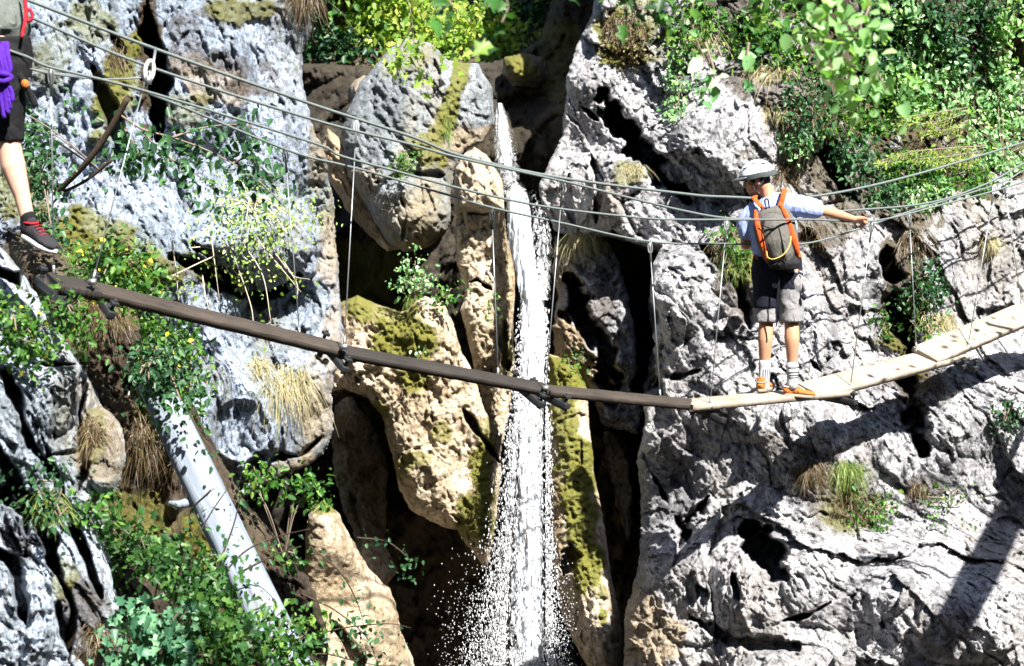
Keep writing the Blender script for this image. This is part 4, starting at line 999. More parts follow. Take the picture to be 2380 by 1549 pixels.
# backpack
bk = empty('backpack', J(1806, 540, -.22))
tag(bk, 'orange and grey hiking backpack worn by the hiker on the bridge', 'backpack')
def bp(px, py, out): return J(px, py, 0)-fh*out
ax = rh
m = Mesh()
eloft(m, [(bp(1795, 478, .15), .085, .045), (bp(1797, 490, .16), .135, .075), (bp(1800, 515, .17), .165, .095), (bp(1808, 550, .17), .162, .10), (bp(1816, 585, .165), .145, .095), (bp(1820, 603, .155), .115, .07)], ax + Vector((0, 0, -.10)))
fuse(m, 'bag', M['pack_grey'], bk, .010, 4)
m = Mesh()
eloft(m, [(bp(1796, 492, .21), .04, .03), (bp(1797, 500, .225), .085, .05), (bp(1800, 520, .24), .112, .07), (bp(1808, 552, .25), .108, .078), (bp(1817, 584, .245), .092, .07), (bp(1823, 604, .22), .07, .05)], ax + Vector((0, 0, -.10)))
fuse(m, 'front_pocket', M['pack_grey'], bk, .010, 4)
m = Mesh()
eloft(m, [(bp(1822, 592, .20), .10, .07), (bp(1824, 606, .21), .128, .088), (bp(1824, 616, .20), .11, .07)], ax + Vector((0, 0, -.1)))
fuse(m, 'base', M['pack_black'], bk, .010, 3)
for s_, shp, lo in ((1, J(1822, 452, -.06), bp(1848, 590, .08)), (-1, J(1756, 466, .03), bp(1770, 596, .06))):
    side = shp
    m = Mesh(); pts = curve_pts([bp(1797+14*s_, 486, .20), shp-fh*.085+uz*.012, shp+uz*.035, shp+fh*.11-uz*.04, shp+fh*.15-uz*.16, shp+fh*.13-uz*.30, lo+rh*s_*.03, lo], 6)
    eloft(m, [(p, .020, .007) for p in pts], rh)
    m.build('shoulder_strap', M['orange'], bk)
for pth, lab in (([(1758, 484, .20), (1760, 505, .245), (1768, 535, .255), (1778, 570, .25), (1786, 600, .21)], None), ([(1814, 470, .20), (1828, 495, .245), (1842, 535, .255), (1852, 570, .245), (1854, 590, .20)], None)):
    m = Mesh(); cpt = curve_pts([bp(*q) for q in pth], 6); wd = np.interp(np.linspace(0, 1, len(cpt)), [0, .3, .7, 1], [.016, .024, .028, .014])
    eloft(m, [(q, a_, .022) for q, a_ in zip(cpt, wd)], rh); fuse(m, 'side_panel', M['orange'], bk, .008, 3)
m = Mesh(); m.tube(curve_pts([bp(1784, 483, .20), bp(1779, 462, .21), bp(1786, 458, .21), bp(1790, 481, .20)], 6), .006, 6); m.build('grab_loop', M['pack_black'], bk)
m = Mesh(); m.tube(curve_pts([bp(1784, 574, .29), bp(1787, 587, .31), bp(1800, 590, .335), bp(1822, 580, .335), bp(1836, 560, .31), bp(1840, 540, .28)], 6), .005, 6); m.build('cord', M['yellow_cord'], bk)
m = Mesh()
m.tube(curve_pts([bp(1770, 512, .30), bp(1800, 522, .315), bp(1826, 512, .30)], 6), .005, 6); m.tube(curve_pts([bp(1812, 520, .315), bp(1822, 560, .335), bp(1828, 596, .31)], 6), .005, 6); m.tube(curve_pts([bp(1780, 500, .27), bp(1776, 530, .29), bp(1790, 575, .30)], 6), .005, 6)
m.build('seams', M['pack_black'], bk)

# left hiker, cut by the picture's edge
LD = 9.3
def Q_(px, py, dd=0.0): return P(px, py, LD+dd)
lp = empty('person', Q_(30, 575))
tag(lp, 'person in grey shirt and black knee shorts standing on the left rocks', 'person')
lf = Vector((.93, -.36, 0)).normalized(); lr = Vector((-.36, -.93, 0)).normalized()
pel = Q_(4, 112); sho = Q_(-22, -98); nk = Q_(-16, -128); lhc = Q_(-6, -190)
hR, hL = Q_(12, 150, -.08), Q_(0, 150, .09); kR, kL = Q_(22, 330, -.06), Q_(-62, 330, .05); aR, aL = Q_(66, 520, -.05), Q_(-95, 520, .08)
LM = Matrix((lf, -lr, uz)).transposed()
b = Mesh()
b.ellipsoid(lhc+uz*.02, .098, .076, .105, LM); b.ellipsoid(lhc+lf*.035-uz*.06, .06, .055, .06, LM); b.ellipsoid(lhc+lf*.10-uz*.03, .02, .014, .026, LM); b.ellipsoid(lhc+lf*.07-uz*.10, .024, .028, .022, LM)
for s_ in (1, -1): b.ellipsoid(lhc-lr*.078*s_-uz*.02, .019, .01, .033, LM)
limb(b, [lhc-uz*.06, nk, sho], [.056, .058, .075])
eloft(b, [(sho+uz*.04, .10, .06), (sho, .165, .09), (sho.lerp(pel, .4), .165, .105), (sho.lerp(pel, .75), .15, .10), (pel, .165, .11), (pel-uz*.1, .15, .1)], lr)
sR, sL = sho+lr*.17, sho-lr*.17
eR, wR = Q_(-70, -20, -.25), Q_(-40, -58, -.1); eL, wL = Q_(-40, -20, .25), Q_(-10, -60, .22)
for s0, e0, w0 in ((sR, eR, wR), (sL, eL, wL)):
    limb(b, [s0, s0.lerp(e0, .3), e0, e0.lerp(w0, .35), w0], [.058, .05, .041, .041, .027]); hand(b, w0, w0+Vector((.05, .02, .06)), (0, 1, 0), (.6, 0, -.6))
for h0, k0, a0 in ((hR, kR, aR), (hL, kL, aL)):
    limb(b, [h0, h0.lerp(k0, .5), k0, k0.lerp(a0, .30)-lf*.012, k0.lerp(a0, .66), a0, a0-uz*.03], [.095, .082, .060, .068, .045, .036, .038])
fuse(b, 'body', M['skin_pale'], lp, .0075, 6)
for s_ in (1, -1): Mesh().ellipsoid(lhc+lf*.086-lr*.034*s_, .012, .014, .008, LM).build('eye', M['eye'], lp)
h_ = Mesh(); h_.ellipsoid(lhc-lf*.012+uz*.03, .104, .083, .105, LM); fuse(h_, 'hair', M['hair'], lp, .01, 3)
m = Mesh(); eloft(m, [(nk-uz*.01, .08, .07), (sho+uz*.035, .14, .085), (sho-uz*.02, .19, .115), (sho.lerp(pel, .5), .185, .135), (sho.lerp(pel, .8), .19, .15), (Q_(10, 84), .175, .135), (Q_(10, 96), .12, .09)], lr)
for s0, e0 in ((sR, eR), (sL, eL)): limb(m, [s0, s0.lerp(e0, .6)], [.085, .072])
fuse(m, 'shirt', M['grey_shirt'], lp, .010, 5, .010)
m = Mesh(); eloft(m, [(pel+uz*.06, .18, .13), (pel-uz*.06, .19, .145), (pel-uz*.16, .18, .135)], lr)
for h0, k0 in ((hR, kR), (hL, kL)):
    eloft(m, [(h0, .115, .125), (h0.lerp(k0, .4), .100, .108), (h0.lerp(k0, .8), .075, .082), (h0.lerp(k0, 1.0), .070, .076)], lr)
ball(m, hR, .118); ball(m, hL, .118)
fuse(m, 'shorts', M['black_cloth'], lp, .009, 4, .008)
m = Mesh(); eloft(m, [(hR.lerp(kR, .22), .098, .100), (hR.lerp(kR, .24), .108, .110), (hR.lerp(kR, .42), .104, .106), (hR.lerp(kR, .44), .09, .094)], lr); fuse(m, 'leg_loop', M['blue_web'], lp, .009, 3)
m = Mesh(); m.tube(curve_pts([Q_(54, -30, -.1), Q_(60, 20, -.12), Q_(58, 52, -.14), Q_(50, 88, -.16)], 6), .010, 8); m.build('chest_sling', M['red'], lp)
m = Mesh(); m.tube(curve_pts([Q_(40, 170, -.14), Q_(55, 190, -.15), Q_(70, 215, -.15), Q_(84, 245, -.15)], 6), [.012]*18+[.02], 8) if False else m.tube(curve_pts([Q_(40, 165, -.14), Q_(56, 192, -.15), Q_(72, 220, -.15), Q_(84, 248, -.15)], 6), .016, 8); m.build('gear_strap', M['black_cloth'], lp)
Mesh().ellipsoid(Q_(58, 196, -.17), .022, .02, .026).build('tag', M['shoe_orange'], lp)
for k0, a0, hx in ((kR, aR, 66), (kL, aL, -95)):
    d_ = Vector((.75, -.55, -.28)).normalized() if a0 is aR else lf
    hl_ = a0-d_*.055-uz*.085; shoe(lp, hl_, hl_+d_*.28, 'dark trainer with red and white panels' if a0 is aR else None, h=.085, wd=.05, upper=M['shoe_dark'], solem=M['white_rubber'], trim=M['red'], up=uz)
m = Mesh(); limb(m, [aR+uz*.035, aR-uz*.03], [.043, .046]); fuse(m, 'sock', M['black_cloth'], lp, .008, 2)
rp = Mesh()
for dx, dy in ((0, 0), (9, 4), (-8, 2), (16, -3), (4, 8)):
    rp.tube(curve_pts([Q_(10+dx*.4, 100, -.21), Q_(2+dx, 130+dy, -.25), Q_(8+dx, 165+dy, -.26), Q_(4+dx*.3, 182, -.26), Q_(10+dx, 215+dy, -.25), Q_(16+dx*.8, 262-dx*1.4+dy, -.24)], 7), .013, 8)
rp.tube(curve_pts([Q_(-12, 176, -.27), Q_(8, 172, -.29), Q_(26, 180, -.27), Q_(8, 190, -.29), Q_(-10, 184, -.27)], 6), .014, 8)
tag(rp.build('rope', M['purple']), 'bundle of purple climbing rope hanging at the left hiker\'s hip', 'rope')
rc = Mesh(); c = Q_(68, 36, -.02); rc.tube([c+Vector((.016*math.cos(t), 0, .032*math.sin(t))) for t in [2*math.pi*k/14 for k in range(15)]], .009, 6, False)
tag(rc.build('carabiner', M['red']), 'red carabiner clipped to the cable beside the left hiker', 'carabiner')

# ------------------------------------------------------------------ plants
def unit(v): return v/(np.linalg.norm(v, axis=-1, keepdims=True)+1e-9)
SHAPES = {'oval': ([(0, 0), (.32, .5), (.7, .36), (1, 0), (.7, -.36), (.32, -.5)], [(0, 1, 2, 3), (0, 3, 4, 5)], []),
          'needle': ([(0, 0), (.5, .5), (1, 0), (.5, -.5)], [(0, 1, 2, 3)], []),
          'lobed': ([(0, 0), (.10, .42), (.36, .26), (.52, .58), (.68, .20), (1, 0), (.68, -.20), (.52, -.58), (.36, -.26), (.10, -.42), (.4, 0)],
                    [], [(0, 1, 10), (1, 2, 10), (2, 3, 10), (3, 4, 10), (4, 5, 10), (5, 6, 10), (6, 7, 10), (7, 8, 10), (8, 9, 10), (9, 0, 10)])}
def leaf_mesh(name, C, size, mat, parent, shape='oval', width=.62, axis=(0, -.25, -.45), nrm=(.25, -.55, .75), spread=1.0, nspread=1.15, fold=.16, rng=None):
    rng = rng or RNG
    C = np.asarray(C); n = len(C)
    a = unit(np.array(axis)[None]+rng.normal(size=(n, 3))*spread*.6)
    nr = unit(np.array(nrm)[None]+rng.normal(size=(n, 3))*nspread*.55)
    wv = unit(np.cross(nr, a)); nr = np.cross(a, wv)
    L = size*rng.uniform(.38, 1.35, n)[:, None]
    pts, quads, tris = SHAPES[shape]
    k = len(pts); V = np.zeros((n, k, 3))
    for i, (t, u) in enumerate(pts):
        V[:, i] = C+a*L*t+wv*L*u*width+nr*L*(abs(u)*fold*2-(t*t)*.14)
    o = (np.arange(n)*k)[:, None, None]
    F = []
    if quads: F.append((o+np.array(quads)[None]).reshape(-1, 4))
    if tris: F.append((o+np.array(tris)[None]).reshape(-1, 3))
    return link(name, np_mesh(name, V.reshape(-1, 3), F), mat, parent)
def blob_pts(blobs, n, d=None, thick=.3, clus=9, jit=.05, rng=None):
    rng = rng or RNG
    ar = np.array([b[2]*b[3] for b in blobs], float); ar /= ar.sum()
    out, cl = [], []
    for b, f in zip(blobs, ar):
        m = max(2, int(round(n*f/clus))); ang = math.radians(b[4] if len(b) > 4 else 0)
        r = np.sqrt(rng.uniform(0, 1, m)); t = rng.uniform(0, 2*math.pi, m)
        lx, ly = r*np.cos(t)*b[2], r*np.sin(t)*b[3]
        X = b[0]+lx*math.cos(ang)-ly*math.sin(ang); Y = b[1]+lx*math.sin(ang)+ly*math.cos(ang)
        for x, y, q in zip(X, Y, r):
            dd = (d if d is not None else min(surf(x, y, 17.5), surf(b[0], b[1], 17.5)+.5)) - rng.uniform(.04, 1)*thick*(1-.6*q)
            c = np.array(P(x, y, dd)); cl.append(c)
            k = max(2, int(rng.poisson(clus))); out.append(c+rng.normal(size=(k, 3))*jit)
    return np.concatenate(out), cl
def shrub(name, label, cat, blobs, n, size, mat, d=None, thick=.3, clus=9, jit=.06, shape='oval', width=.62, stems=10, stem_mat=None, root=None, group=None, stem_r=.005, **kw):
    rp_ = root or (blobs[0][0], blobs[0][1])
    d0 = d if d is not None else surf(*rp_, 17.5)
    base = P(rp_[0], rp_[1], d0)
    e = empty(name, base)
    C, cl = blob_pts(blobs, n, d, thick, clus, jit)
    leaf_mesh('foliage', C, size, M[mat], e, shape, width, **kw)
    if stems:
        m = Mesh()
        pick = random.sample(cl, min(stems, len(cl)))
        for c in pick:
            c = Vector(c); mid = base.lerp(c, .55)+Vector((random.gauss(0, .03), -.03, .05+random.gauss(0, .03)))
            m.tube(curve_pts([base, mid, c], 4), stem_r, 5, False)
        m.build('stems', stem_mat or M['twig'], e)
    return tag(e, label, cat, group)
def grass(name, label, px, py, wpx, hpx, L, n, mat, d=None, droop=1.1, out=.5, up=.35, lat=.55, w_=.006, group=None, thick=.04):
    """a tuft of arching blades rooted in the rock"""
    rng = RNG
    X = px+np.clip(rng.normal(size=n), -1.7, 1.7)*wpx*.35; Y = py+np.clip(rng.normal(size=n), -1.7, 1.7)*hpx*.30
    base = d if d is not None else surf(px, py, 17)
    D = np.array([(min(surf(x, y, base), base+.3) if d is None else base) for x, y in zip(X, Y)])-rng.uniform(-.02, thick, n)
    R0 = PA(X, Y, D)
    v = np.stack([rng.normal(size=n)*lat+.25*(X-px)/max(wpx, 1), -np.abs(rng.normal(size=n))*out-.15, up+rng.normal(size=n)*.35], 1)
    ln = L*rng.uniform(.45, 1.2, n)
    ks = 6; V = np.zeros((n, ks+1, 2, 3))
    side = unit(np.stack([rng.normal(size=n)*.3+1, rng.normal(size=n)*.6, rng.normal(size=n)*.3], 1))
    for k in range(ks+1):
        t = k/ks
        p = R0+ln[:, None]*(v*t*.75+np.array([0, 0, -droop])[None]*t*t*.9)
        wd = w_*(1-t)**.7*.5+.0004
        V[:, k, 0] = p-side*wd; V[:, k, 1] = p+side*wd
    o = (np.arange(n)*(ks+1)*2)[:, None, None]
    q = np.array([[2*k, 2*k+1, 2*k+3, 2*k+2] for k in range(ks)])
    ob = link(name, np_mesh(name, V.reshape(-1, 3), (o+q[None]).reshape(-1, 4)), M[mat])
    return tag(ob, label, 'grass', group)

# --- forest behind the gorge
def tree(label, px, d, w_, blobs, n, size, mat, ytop=-500, ybot=150, lean=0):
    base = P(px, ybot, d); e = empty('tree', base)
    m = Mesh(); top = P(px+lean, ytop, d)
    pts = curve_pts([base-Vector((0, 0, 1.5)), base.lerp(top, .35)+Vector((.1, 0, 0)), top], 8)
    m.tube(pts, list(np.linspace(w_*1.15, w_*.55, len(pts))), 12)
    for k in range(7):
        a = base.lerp(top, .2+.1*k); b = a+Vector((random.choice((-1, 1))*random.uniform(.6, 1.6), random.uniform(-1.2, .4), random.uniform(.1, .8)))
        m.tube(curve_pts([a, a.lerp(b, .5)+Vector((0, 0, .1)), b], 4), [w_*.3]*9 if False else w_*.22, 6)
    m.build('trunk', M['bark'], e)
    C, cl = blob_pts(blobs, n, d-.4, 1.6, 12, .16)
    leaf_mesh('crown', C, size, M[mat], e, 'oval', .7)
    return tag(e, label, 'tree', 'trees of the forest behind the gorge')
tree('tree with thick dark trunk beside the left cliff, top of picture', 775, 23.5, .42, [(760, -60, 120, 60), (700, -160, 160, 80), (850, -120, 120, 60)], 1500, .12, 'leaf_mid', lean=-20)
tree('tree with bright yellow green leaves above the left side of the big boulder', 868, 25.5, .12, [(880, 20, 60, 50), (900, 70, 50, 36), (850, 60, 40, 60), (940, 100, 50, 24), (880, -60, 90, 60)], 1500, .13, 'leaf_yellow')
tree('tree with mid green leaves and dark trunk above the middle of the gorge', 1085, 26.5, .25, [(1060, 60, 70, 60), (1120, 100, 60, 40), (1060, -20, 110, 60), (1160, 30, 60, 50), (990, 30, 60, 40)], 2000, .13, 'leaf_mid', lean=20)
tree('tree with paired dark trunk just left of the right cliff', 1250, 24.5, .33, [(1230, -30, 70, 60), (1180, 60, 40, 40), (1270, 50, 40, 60), (1290, -40, 60, 60)], 1200, .12, 'leaf_dark', lean=30)
shrub('bush', 'sunlit yellow green undergrowth on the forest floor behind the big boulder', 'bush', [(880, 60, 60, 60), (920, 10, 90, 40), (1010, 110, 70, 40), (1120, 140, 70, 36), (1190, 100, 40, 40), (1080, 60, 90, 40)], 3600, .10, 'leaf_yellow', d=23.3, thick=1.0, stems=14, jit=.18)
shrub('bush', 'dark undergrowth on the ledge between the left cliff and big boulder', 'bush', [(760, 110, 60, 40), (840, 120, 40, 30)], 700, .10, 'leaf_dark', d=23, thick=.6, stems=10, jit=.14)
tag(relief('fallen_log', [(690, 148), (800, 150), (882, 158), (884, 196), (800, 205), (690, 200)], [(780, 170, 21.2)], M['rock_dark'], R=.18, thick=.4, step=3, seed=141, big=.04, facet=.02, fs=.5, jag=3), 'dark rotten log lying across the ledge left of the big boulder', 'log')

# --- hanging branches close to the camera or in front of the boulder
def spray(name, label, cat, paths, d, n, size, mat, shape='lobed', r=.008, jit=.06, bark='twig', hang=.5, **kw):
    """leafy twigs following pixel paths"""
    e = empty(name, P(paths[0][0][0], paths[0][0][1], d)); m = Mesh(); C = []
    for pth in paths:
        c = curve_pts([P(x, y, d+random.uniform(-.08, .08)) for x, y in pth], 8)
        m.tube(c, list(np.linspace(r, r*.35, len(c))), 6)
        k = max(3, int(n/len(paths)))
        for _ in range(k):
            q = random.random()**.7*(len(c)-1); i = int(q); p = c[i].lerp(c[min(i+1, len(c)-1)], q-i)
            C.append(np.array(p)+RNG.normal(size=3)*jit+np.array([0, -.02, -jit*hang]))
    m.build('twigs', M[bark], e)
    leaf_mesh('foliage', np.array(C), size, M[mat], e, shape, **kw)
    return tag(e, label, cat)
spray('leafy_branch', 'bright hanging maple branch with pale leaves in front of the big boulder', 'branch', [[(905, -80), (950, 10), (965, 120), (985, 190)], [(1000, -80), (1010, 20), (1040, 90), (1038, 130)], [(1000, -60), (1060, 20), (1100, 40)], [(960, 60), (930, 110), (925, 140)]], 15.8, 170, .10, 'leaf_yellow', jit=.09)
spray('leafy_branch', 'large soft green leaves of a near branch hanging in at top centre', 'branch', [[(1000, -120), (1060, -126), (1120, -120)], [(1000, -120), (1030, -20), (1025, 30)], [(1120, -120), (1130, -10), (1150, 50)], [(1130, -30), (1180, 10), (1155, 75)]], 6.5, 40, .085, 'leaf_mid', jit=.035, width=.8)
spray('leafy_branch', 'near branch of pale overexposed leaves hanging down in the upper right', 'branch', [[(1900, -120), (1950, 0), (1990, 90), (2040, 170), (2060, 215)], [(1960, -100), (2020, -10), (2000, 60), (1960, 110)], [(1870, -60), (1900, 20), (1920, 60)], [(1990, 90), (1950, 130), (1960, 160)]], 6.8, 220, .058, 'leaf_pale', jit=.06, width=.85, shape='oval')
spray('leafy_branch', 'few mid green leaves of a near branch above the straw grass', 'branch', [[(1620, -80), (1610, 60), (1650, 160)], [(1640, 100), (1660, 180), (1620, 215)], [(1740, 100), (1735, 150), (1740, 190)]], 8.5, 34, .08, 'leaf_cool', jit=.035, shape='oval', width=.7)
spray('leafy_branch', 'dark green near leaves across the top above the brown moss patch', 'branch', [[(1350, -80), (1440, 0), (1500, 20)], [(1480, -90), (1550, 0), (1570, 40)], [(1700, -80), (1760, -10), (1800, 30)]], 8.0, 70, .08, 'leaf_mid', jit=.05)

# --- shrubs over the upper right cliff
US = [('shrub', 'low cool green shrub covering the slope below the conifer sprays', [(2200, 410, 90, 40), (2110, 400, 60, 40), (2290, 420, 50, 30)], 900, .06, 'leaf_mid'),
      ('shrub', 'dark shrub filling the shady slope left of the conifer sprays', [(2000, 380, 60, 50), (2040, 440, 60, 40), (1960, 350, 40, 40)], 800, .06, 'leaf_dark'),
      ('shrub', 'light green shrub along the right edge under the cool shrub', [(2330, 370, 50, 40), (2270, 320, 50, 30), (2340, 190, 40, 40)], 700, .06, 'leaf_cool'),
      ('shrub', 'dark green shrub high on the slope at the top edge', [(2280, 20, 60, 40), (2050, 120, 50, 60), (2060, 20, 40, 40)], 800, .07, 'leaf_dark'),
      ('shrub', 'pale green leafy clump in the top right corner', [(2340, 60, 50, 60), (2330, 130, 40, 40)], 300, .085, 'leaf_pale'),
      ('shrub', 'dense cool green shrub right of the pale hanging branch', [(2110, 60, 60, 60), (2150, 140, 80, 50)], 560, .075, 'leaf_cool'),
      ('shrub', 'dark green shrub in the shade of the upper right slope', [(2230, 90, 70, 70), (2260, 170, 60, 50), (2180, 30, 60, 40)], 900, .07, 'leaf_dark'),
      ('shrub', 'rounded cool green shrub on the slope above the thick cable', [(2190, 210, 80, 44), (2260, 240, 60, 36)], 560, .065, 'leaf_cool'),
      ('shrub', 'light green shrub at the right edge above the cable end', [(2340, 250, 44, 40), (2350, 300, 40, 34)], 420, .065, 'leaf_cool'),
      ('shrub', 'mid green creeping shrub under the pale hanging branch', [(2010, 240, 90, 50), (1960, 290, 60, 40), (2060, 290, 60, 30)], 900, .06, 'leaf_mid'),
      ('shrub', 'bright cool green clump just below the tip of the pale branch', [(2080, 190, 50, 40), (2110, 240, 36, 40)], 420, .07, 'leaf_pale'),
      ('shrub', 'dark creeper hanging beneath the straw grass', [(1900, 220, 60, 50), (1870, 290, 40, 40)], 500, .055, 'leaf_dark'),
      ('shrub', 'mixed green shrub above the straw grass, left of the pale branch', [(1800, 60, 80, 60), (1850, 130, 60, 40), (1750, 110, 40, 40)], 800, .07, 'leaf_mid'),
      ('shrub', 'green shrub at the top beside the brown moss patch', [(1620, 40, 50, 50), (1580, 110, 36, 46), (1680, 90, 40, 50)], 620, .065, 'leaf_mid'),
      ('shrub', 'pale green leaf clump under the white dry grass', [(1590, 190, 34, 30), (1570, 250, 26, 34)], 260, .055, 'leaf_cool'),
      ('shrub', 'small round cool green plant on white rock above the hiker\'s helmet', [(1855, 335, 34, 24)], 220, .045, 'leaf_cool'),
      ('shrub', 'cool green plant between the cables right of the hiker', [(2150, 450, 46, 30)], 300, .055, 'leaf_cool'),
      ('shrub', 'glossy dark green plant growing in the cleft of the right cliff', [(2150, 650, 36, 44), (2170, 690, 26, 30), (2100, 700, 26, 30)], 420, .06, 'leaf_dark'),
      ('shrub', 'low dark green plant at the foot of the cleft above the pale plank', [(2080, 750, 50, 34), (2130, 770, 50, 26)], 420, .05, 'leaf_mid'),
      ('shrub', 'thin grey green plant at right below the rising planks', [(2345, 960, 30, 26), (2330, 985, 20, 16)], 120, .05, 'leaf_dark'),
      ('shrub', 'sparse green sprigs on white rock above the big diagonal shadow', [(2210, 1180, 60, 60), (2150, 1160, 50, 30)], 160, .04, 'leaf_mid'),
      ('shrub', 'green leaves sprouting under the brown grass tufts of the right cliff', [(2020, 1200, 46, 40), (2060, 1170, 30, 20)], 260, .045, 'leaf_mid'),
      ('shrub', 'sunlit plant left of the hiker\'s hanger on the grey rock', [(1700, 540, 26, 26), (1710, 590, 26, 24)], 200, .05, 'leaf_mid')]
for nm, lab, bl, n, sz, mt in US: shrub(nm, lab, 'shrub', bl, n, sz, mt, thick=.35, stems=8)
def fern(label, rows, size=.045, mat='leaf_yellow'):
    e = empty('conifer_branch', P(rows[0][0][0], rows[0][0][1], surf(*rows[0][0], 16.5)-.2)); m = Mesh(); C = []
    for pth in rows:
        c = curve_pts([P(x, y, surf(x, y, 16.5)-.35-.25*i/len(pth)) for i, (x, y) in enumerate(pth)], 7); m.tube(c, list(np.linspace(.009, .003, len(c))), 5)
        for i in range(2, len(c)):
            d = (c[i]-c[i-1]).normalized()
            for sg in (-1, 1):
                L = .26*(1-.6*i/len(c))*random.uniform(.6, 1.1)
                tip = c[i]+d*L*.6+Vector((0, -sg*.9, -.25))*L*.7+Vector((0, 0, random.uniform(-.05, .03)))
                m.tube([c[i], c[i].lerp(tip, .6), tip], .003, 4, False)
                for k in range(10):
                    C.append(np.array(c[i].lerp(tip, random.random()))+RNG.normal(size=3)*np.array([.016, .02, .012]))
    m.build('twigs', M['twig'], e)
    leaf_mesh('needles', np.array(C), size, M[mat], e, 'needle', .26, axis=(-.5, -.3, -.25), spread=.9)
    tag(e, label, 'branch')
fern('flat yellow green conifer spray, the upper of two above the thick cable', [[(2250, 250), (2180, 262), (2100, 272)], [(2230, 270), (2170, 285), (2095, 290)], [(2250, 280), (2210, 300), (2150, 305)]])
fern('flat yellow green conifer spray, the lower of two above the thick cable', [[(2290, 340), (2200, 345), (2110, 355), (2045, 375)], [(2280, 352), (2200, 365), (2130, 370)], [(2290, 360), (2240, 372), (2180, 378)]])

# --- grass tufts
GR = [('pale straw grass tuft hanging over the white rock in the upper right', 1790, 165, 90, 36, .42, 420, 'straw', 1.2),
      ('white dry grass hanging beside the brown moss patch', 1630, 80, 50, 34, .42, 260, 'straw', 1.2),
      ('brown green grass hanging below the straw tuft', 1890, 255, 90, 40, .40, 360, 'dry', 1.2),
      ('dry grass fringe above the small round plant', 1800, 260, 60, 20, .28, 160, 'straw', 1.1),
      ('straw grass tuft with green top right of the waterfall', 1362, 552, 80, 20, .40, 460, 'straw', 1.4),
      ('small straw tuft on the rock below the diagonal crack', 1468, 392, 46, 20, .24, 200, 'straw', 1.0),
      ('brown grass tuft on the lower right cliff, left of the green one', 1888, 1088, 70, 26, .32, 420, 'dry', 1.3),
      ('green grass tuft on the lower right cliff beside the brown one', 1972, 1088, 60, 30, .34, 380, 'grass', 1.2),
      ('dark tangled grass clump under the green tuft on the lower right cliff', 1990, 1180, 110, 50, .30, 460, 'dry', 1.1),
      ('small brown tuft above the black shadow patch on the right cliff', 2135, 1135, 44, 24, .24, 180, 'dry', 1.2),
      ('dry grass in the upper cleft between the right cables', 2125, 560, 60, 50, .34, 300, 'dry', 1.2),
      ('straw grass tuft just above the rising pale plank', 2180, 745, 70, 36, .30, 360, 'straw', 1.1),
      ('brown grass hanging in the gap under the rising pale plank', 2170, 890, 40, 40, .40, 220, 'dry', 1.4),
      ('straw tuft high between the last wire hangers', 2300, 560, 44, 24, .26, 200, 'straw', 1.2),
      ('yellow green grass mat on the grey rock left of the hiker', 1712, 590, 60, 70, .30, 460, 'grass', 1.2),
      ('dark brown grass around the plant left of the hiker', 1680, 570, 50, 60, .28, 300, 'dry', 1.2),
      ('brown grass bunch behind the hiker\'s backpack', 1890, 540, 70, 50, .24, 280, 'dry', .9),
      ('dark grass on the dark slope right of the helmet', 1830, 400, 60, 60, .3, 340, 'dry', 1.2),
      ('brown orange grass fringe on the top left of the right cliff', 1450, 60, 90, 70, .26, 520, 'dry', 1.3),
      ('long pale grass hanging down the left cliff under the dark plank', 665, 880, 90, 60, .50, 420, 'straw', 1.5),
      ('pale grass lower on the left cliff ledge', 600, 850, 40, 40, .36, 260, 'straw', 1.2),
      ('brown grass hanging from the top of the left cliff', 705, -10, 60, 30, .36, 360, 'dry', 1.4),
      ('dark grass hanging in the left cliff cleft beside the slanting hanger', 270, 120, 40, 60, .34, 300, 'dry', 1.3),
      ('fountain of green grass blades on the mossy tan cliff', 962, 690, 26, 8, .34, 200, 'grass', 1.5),
      ('fresh green tuft on top of the pale lower pillar', 745, 1172, 46, 12, .20, 240, 'grass', .9),
      ('brown grass draped over the tan knob of the near rock', 215, 1000, 50, 60, .26, 420, 'dry', 1.3),
      ('dark green grass at the foot of the near rock cracks', 120, 1170, 60, 50, .22, 300, 'grass', 1.0),
      ('brown grass hanging below the dark plank\'s left end', 250, 720, 80, 60, .42, 520, 'dry', 1.5),
      ('brown grass on the gully slope behind the tan knob', 340, 1010, 70, 90, .38, 520, 'dry', 1.4),
      ('dry grass in the shaded gully left of the bleached trunk', 440, 1060, 60, 70, .36, 420, 'dry', 1.4),
      ('green grass growing behind the first wire hanger\'s foot', 175, 590, 50, 40, .30, 360, 'grass', .9),
      ('dry brown grass at the bottom of the gully', 240, 1480, 70, 60, .34, 320, 'dry', 1.2),
      ('green grass strip on the crest of the big boulder', 1040, 300, 20, 60, .14, 240, 'grass', 1.0)]
for g in GR: grass('grass_tuft', g[0], g[1], g[2], g[3]*.8, g[4], g[5]*.64, int(g[6]*.9), g[7], droop=g[8]*.9, w_=.0055)

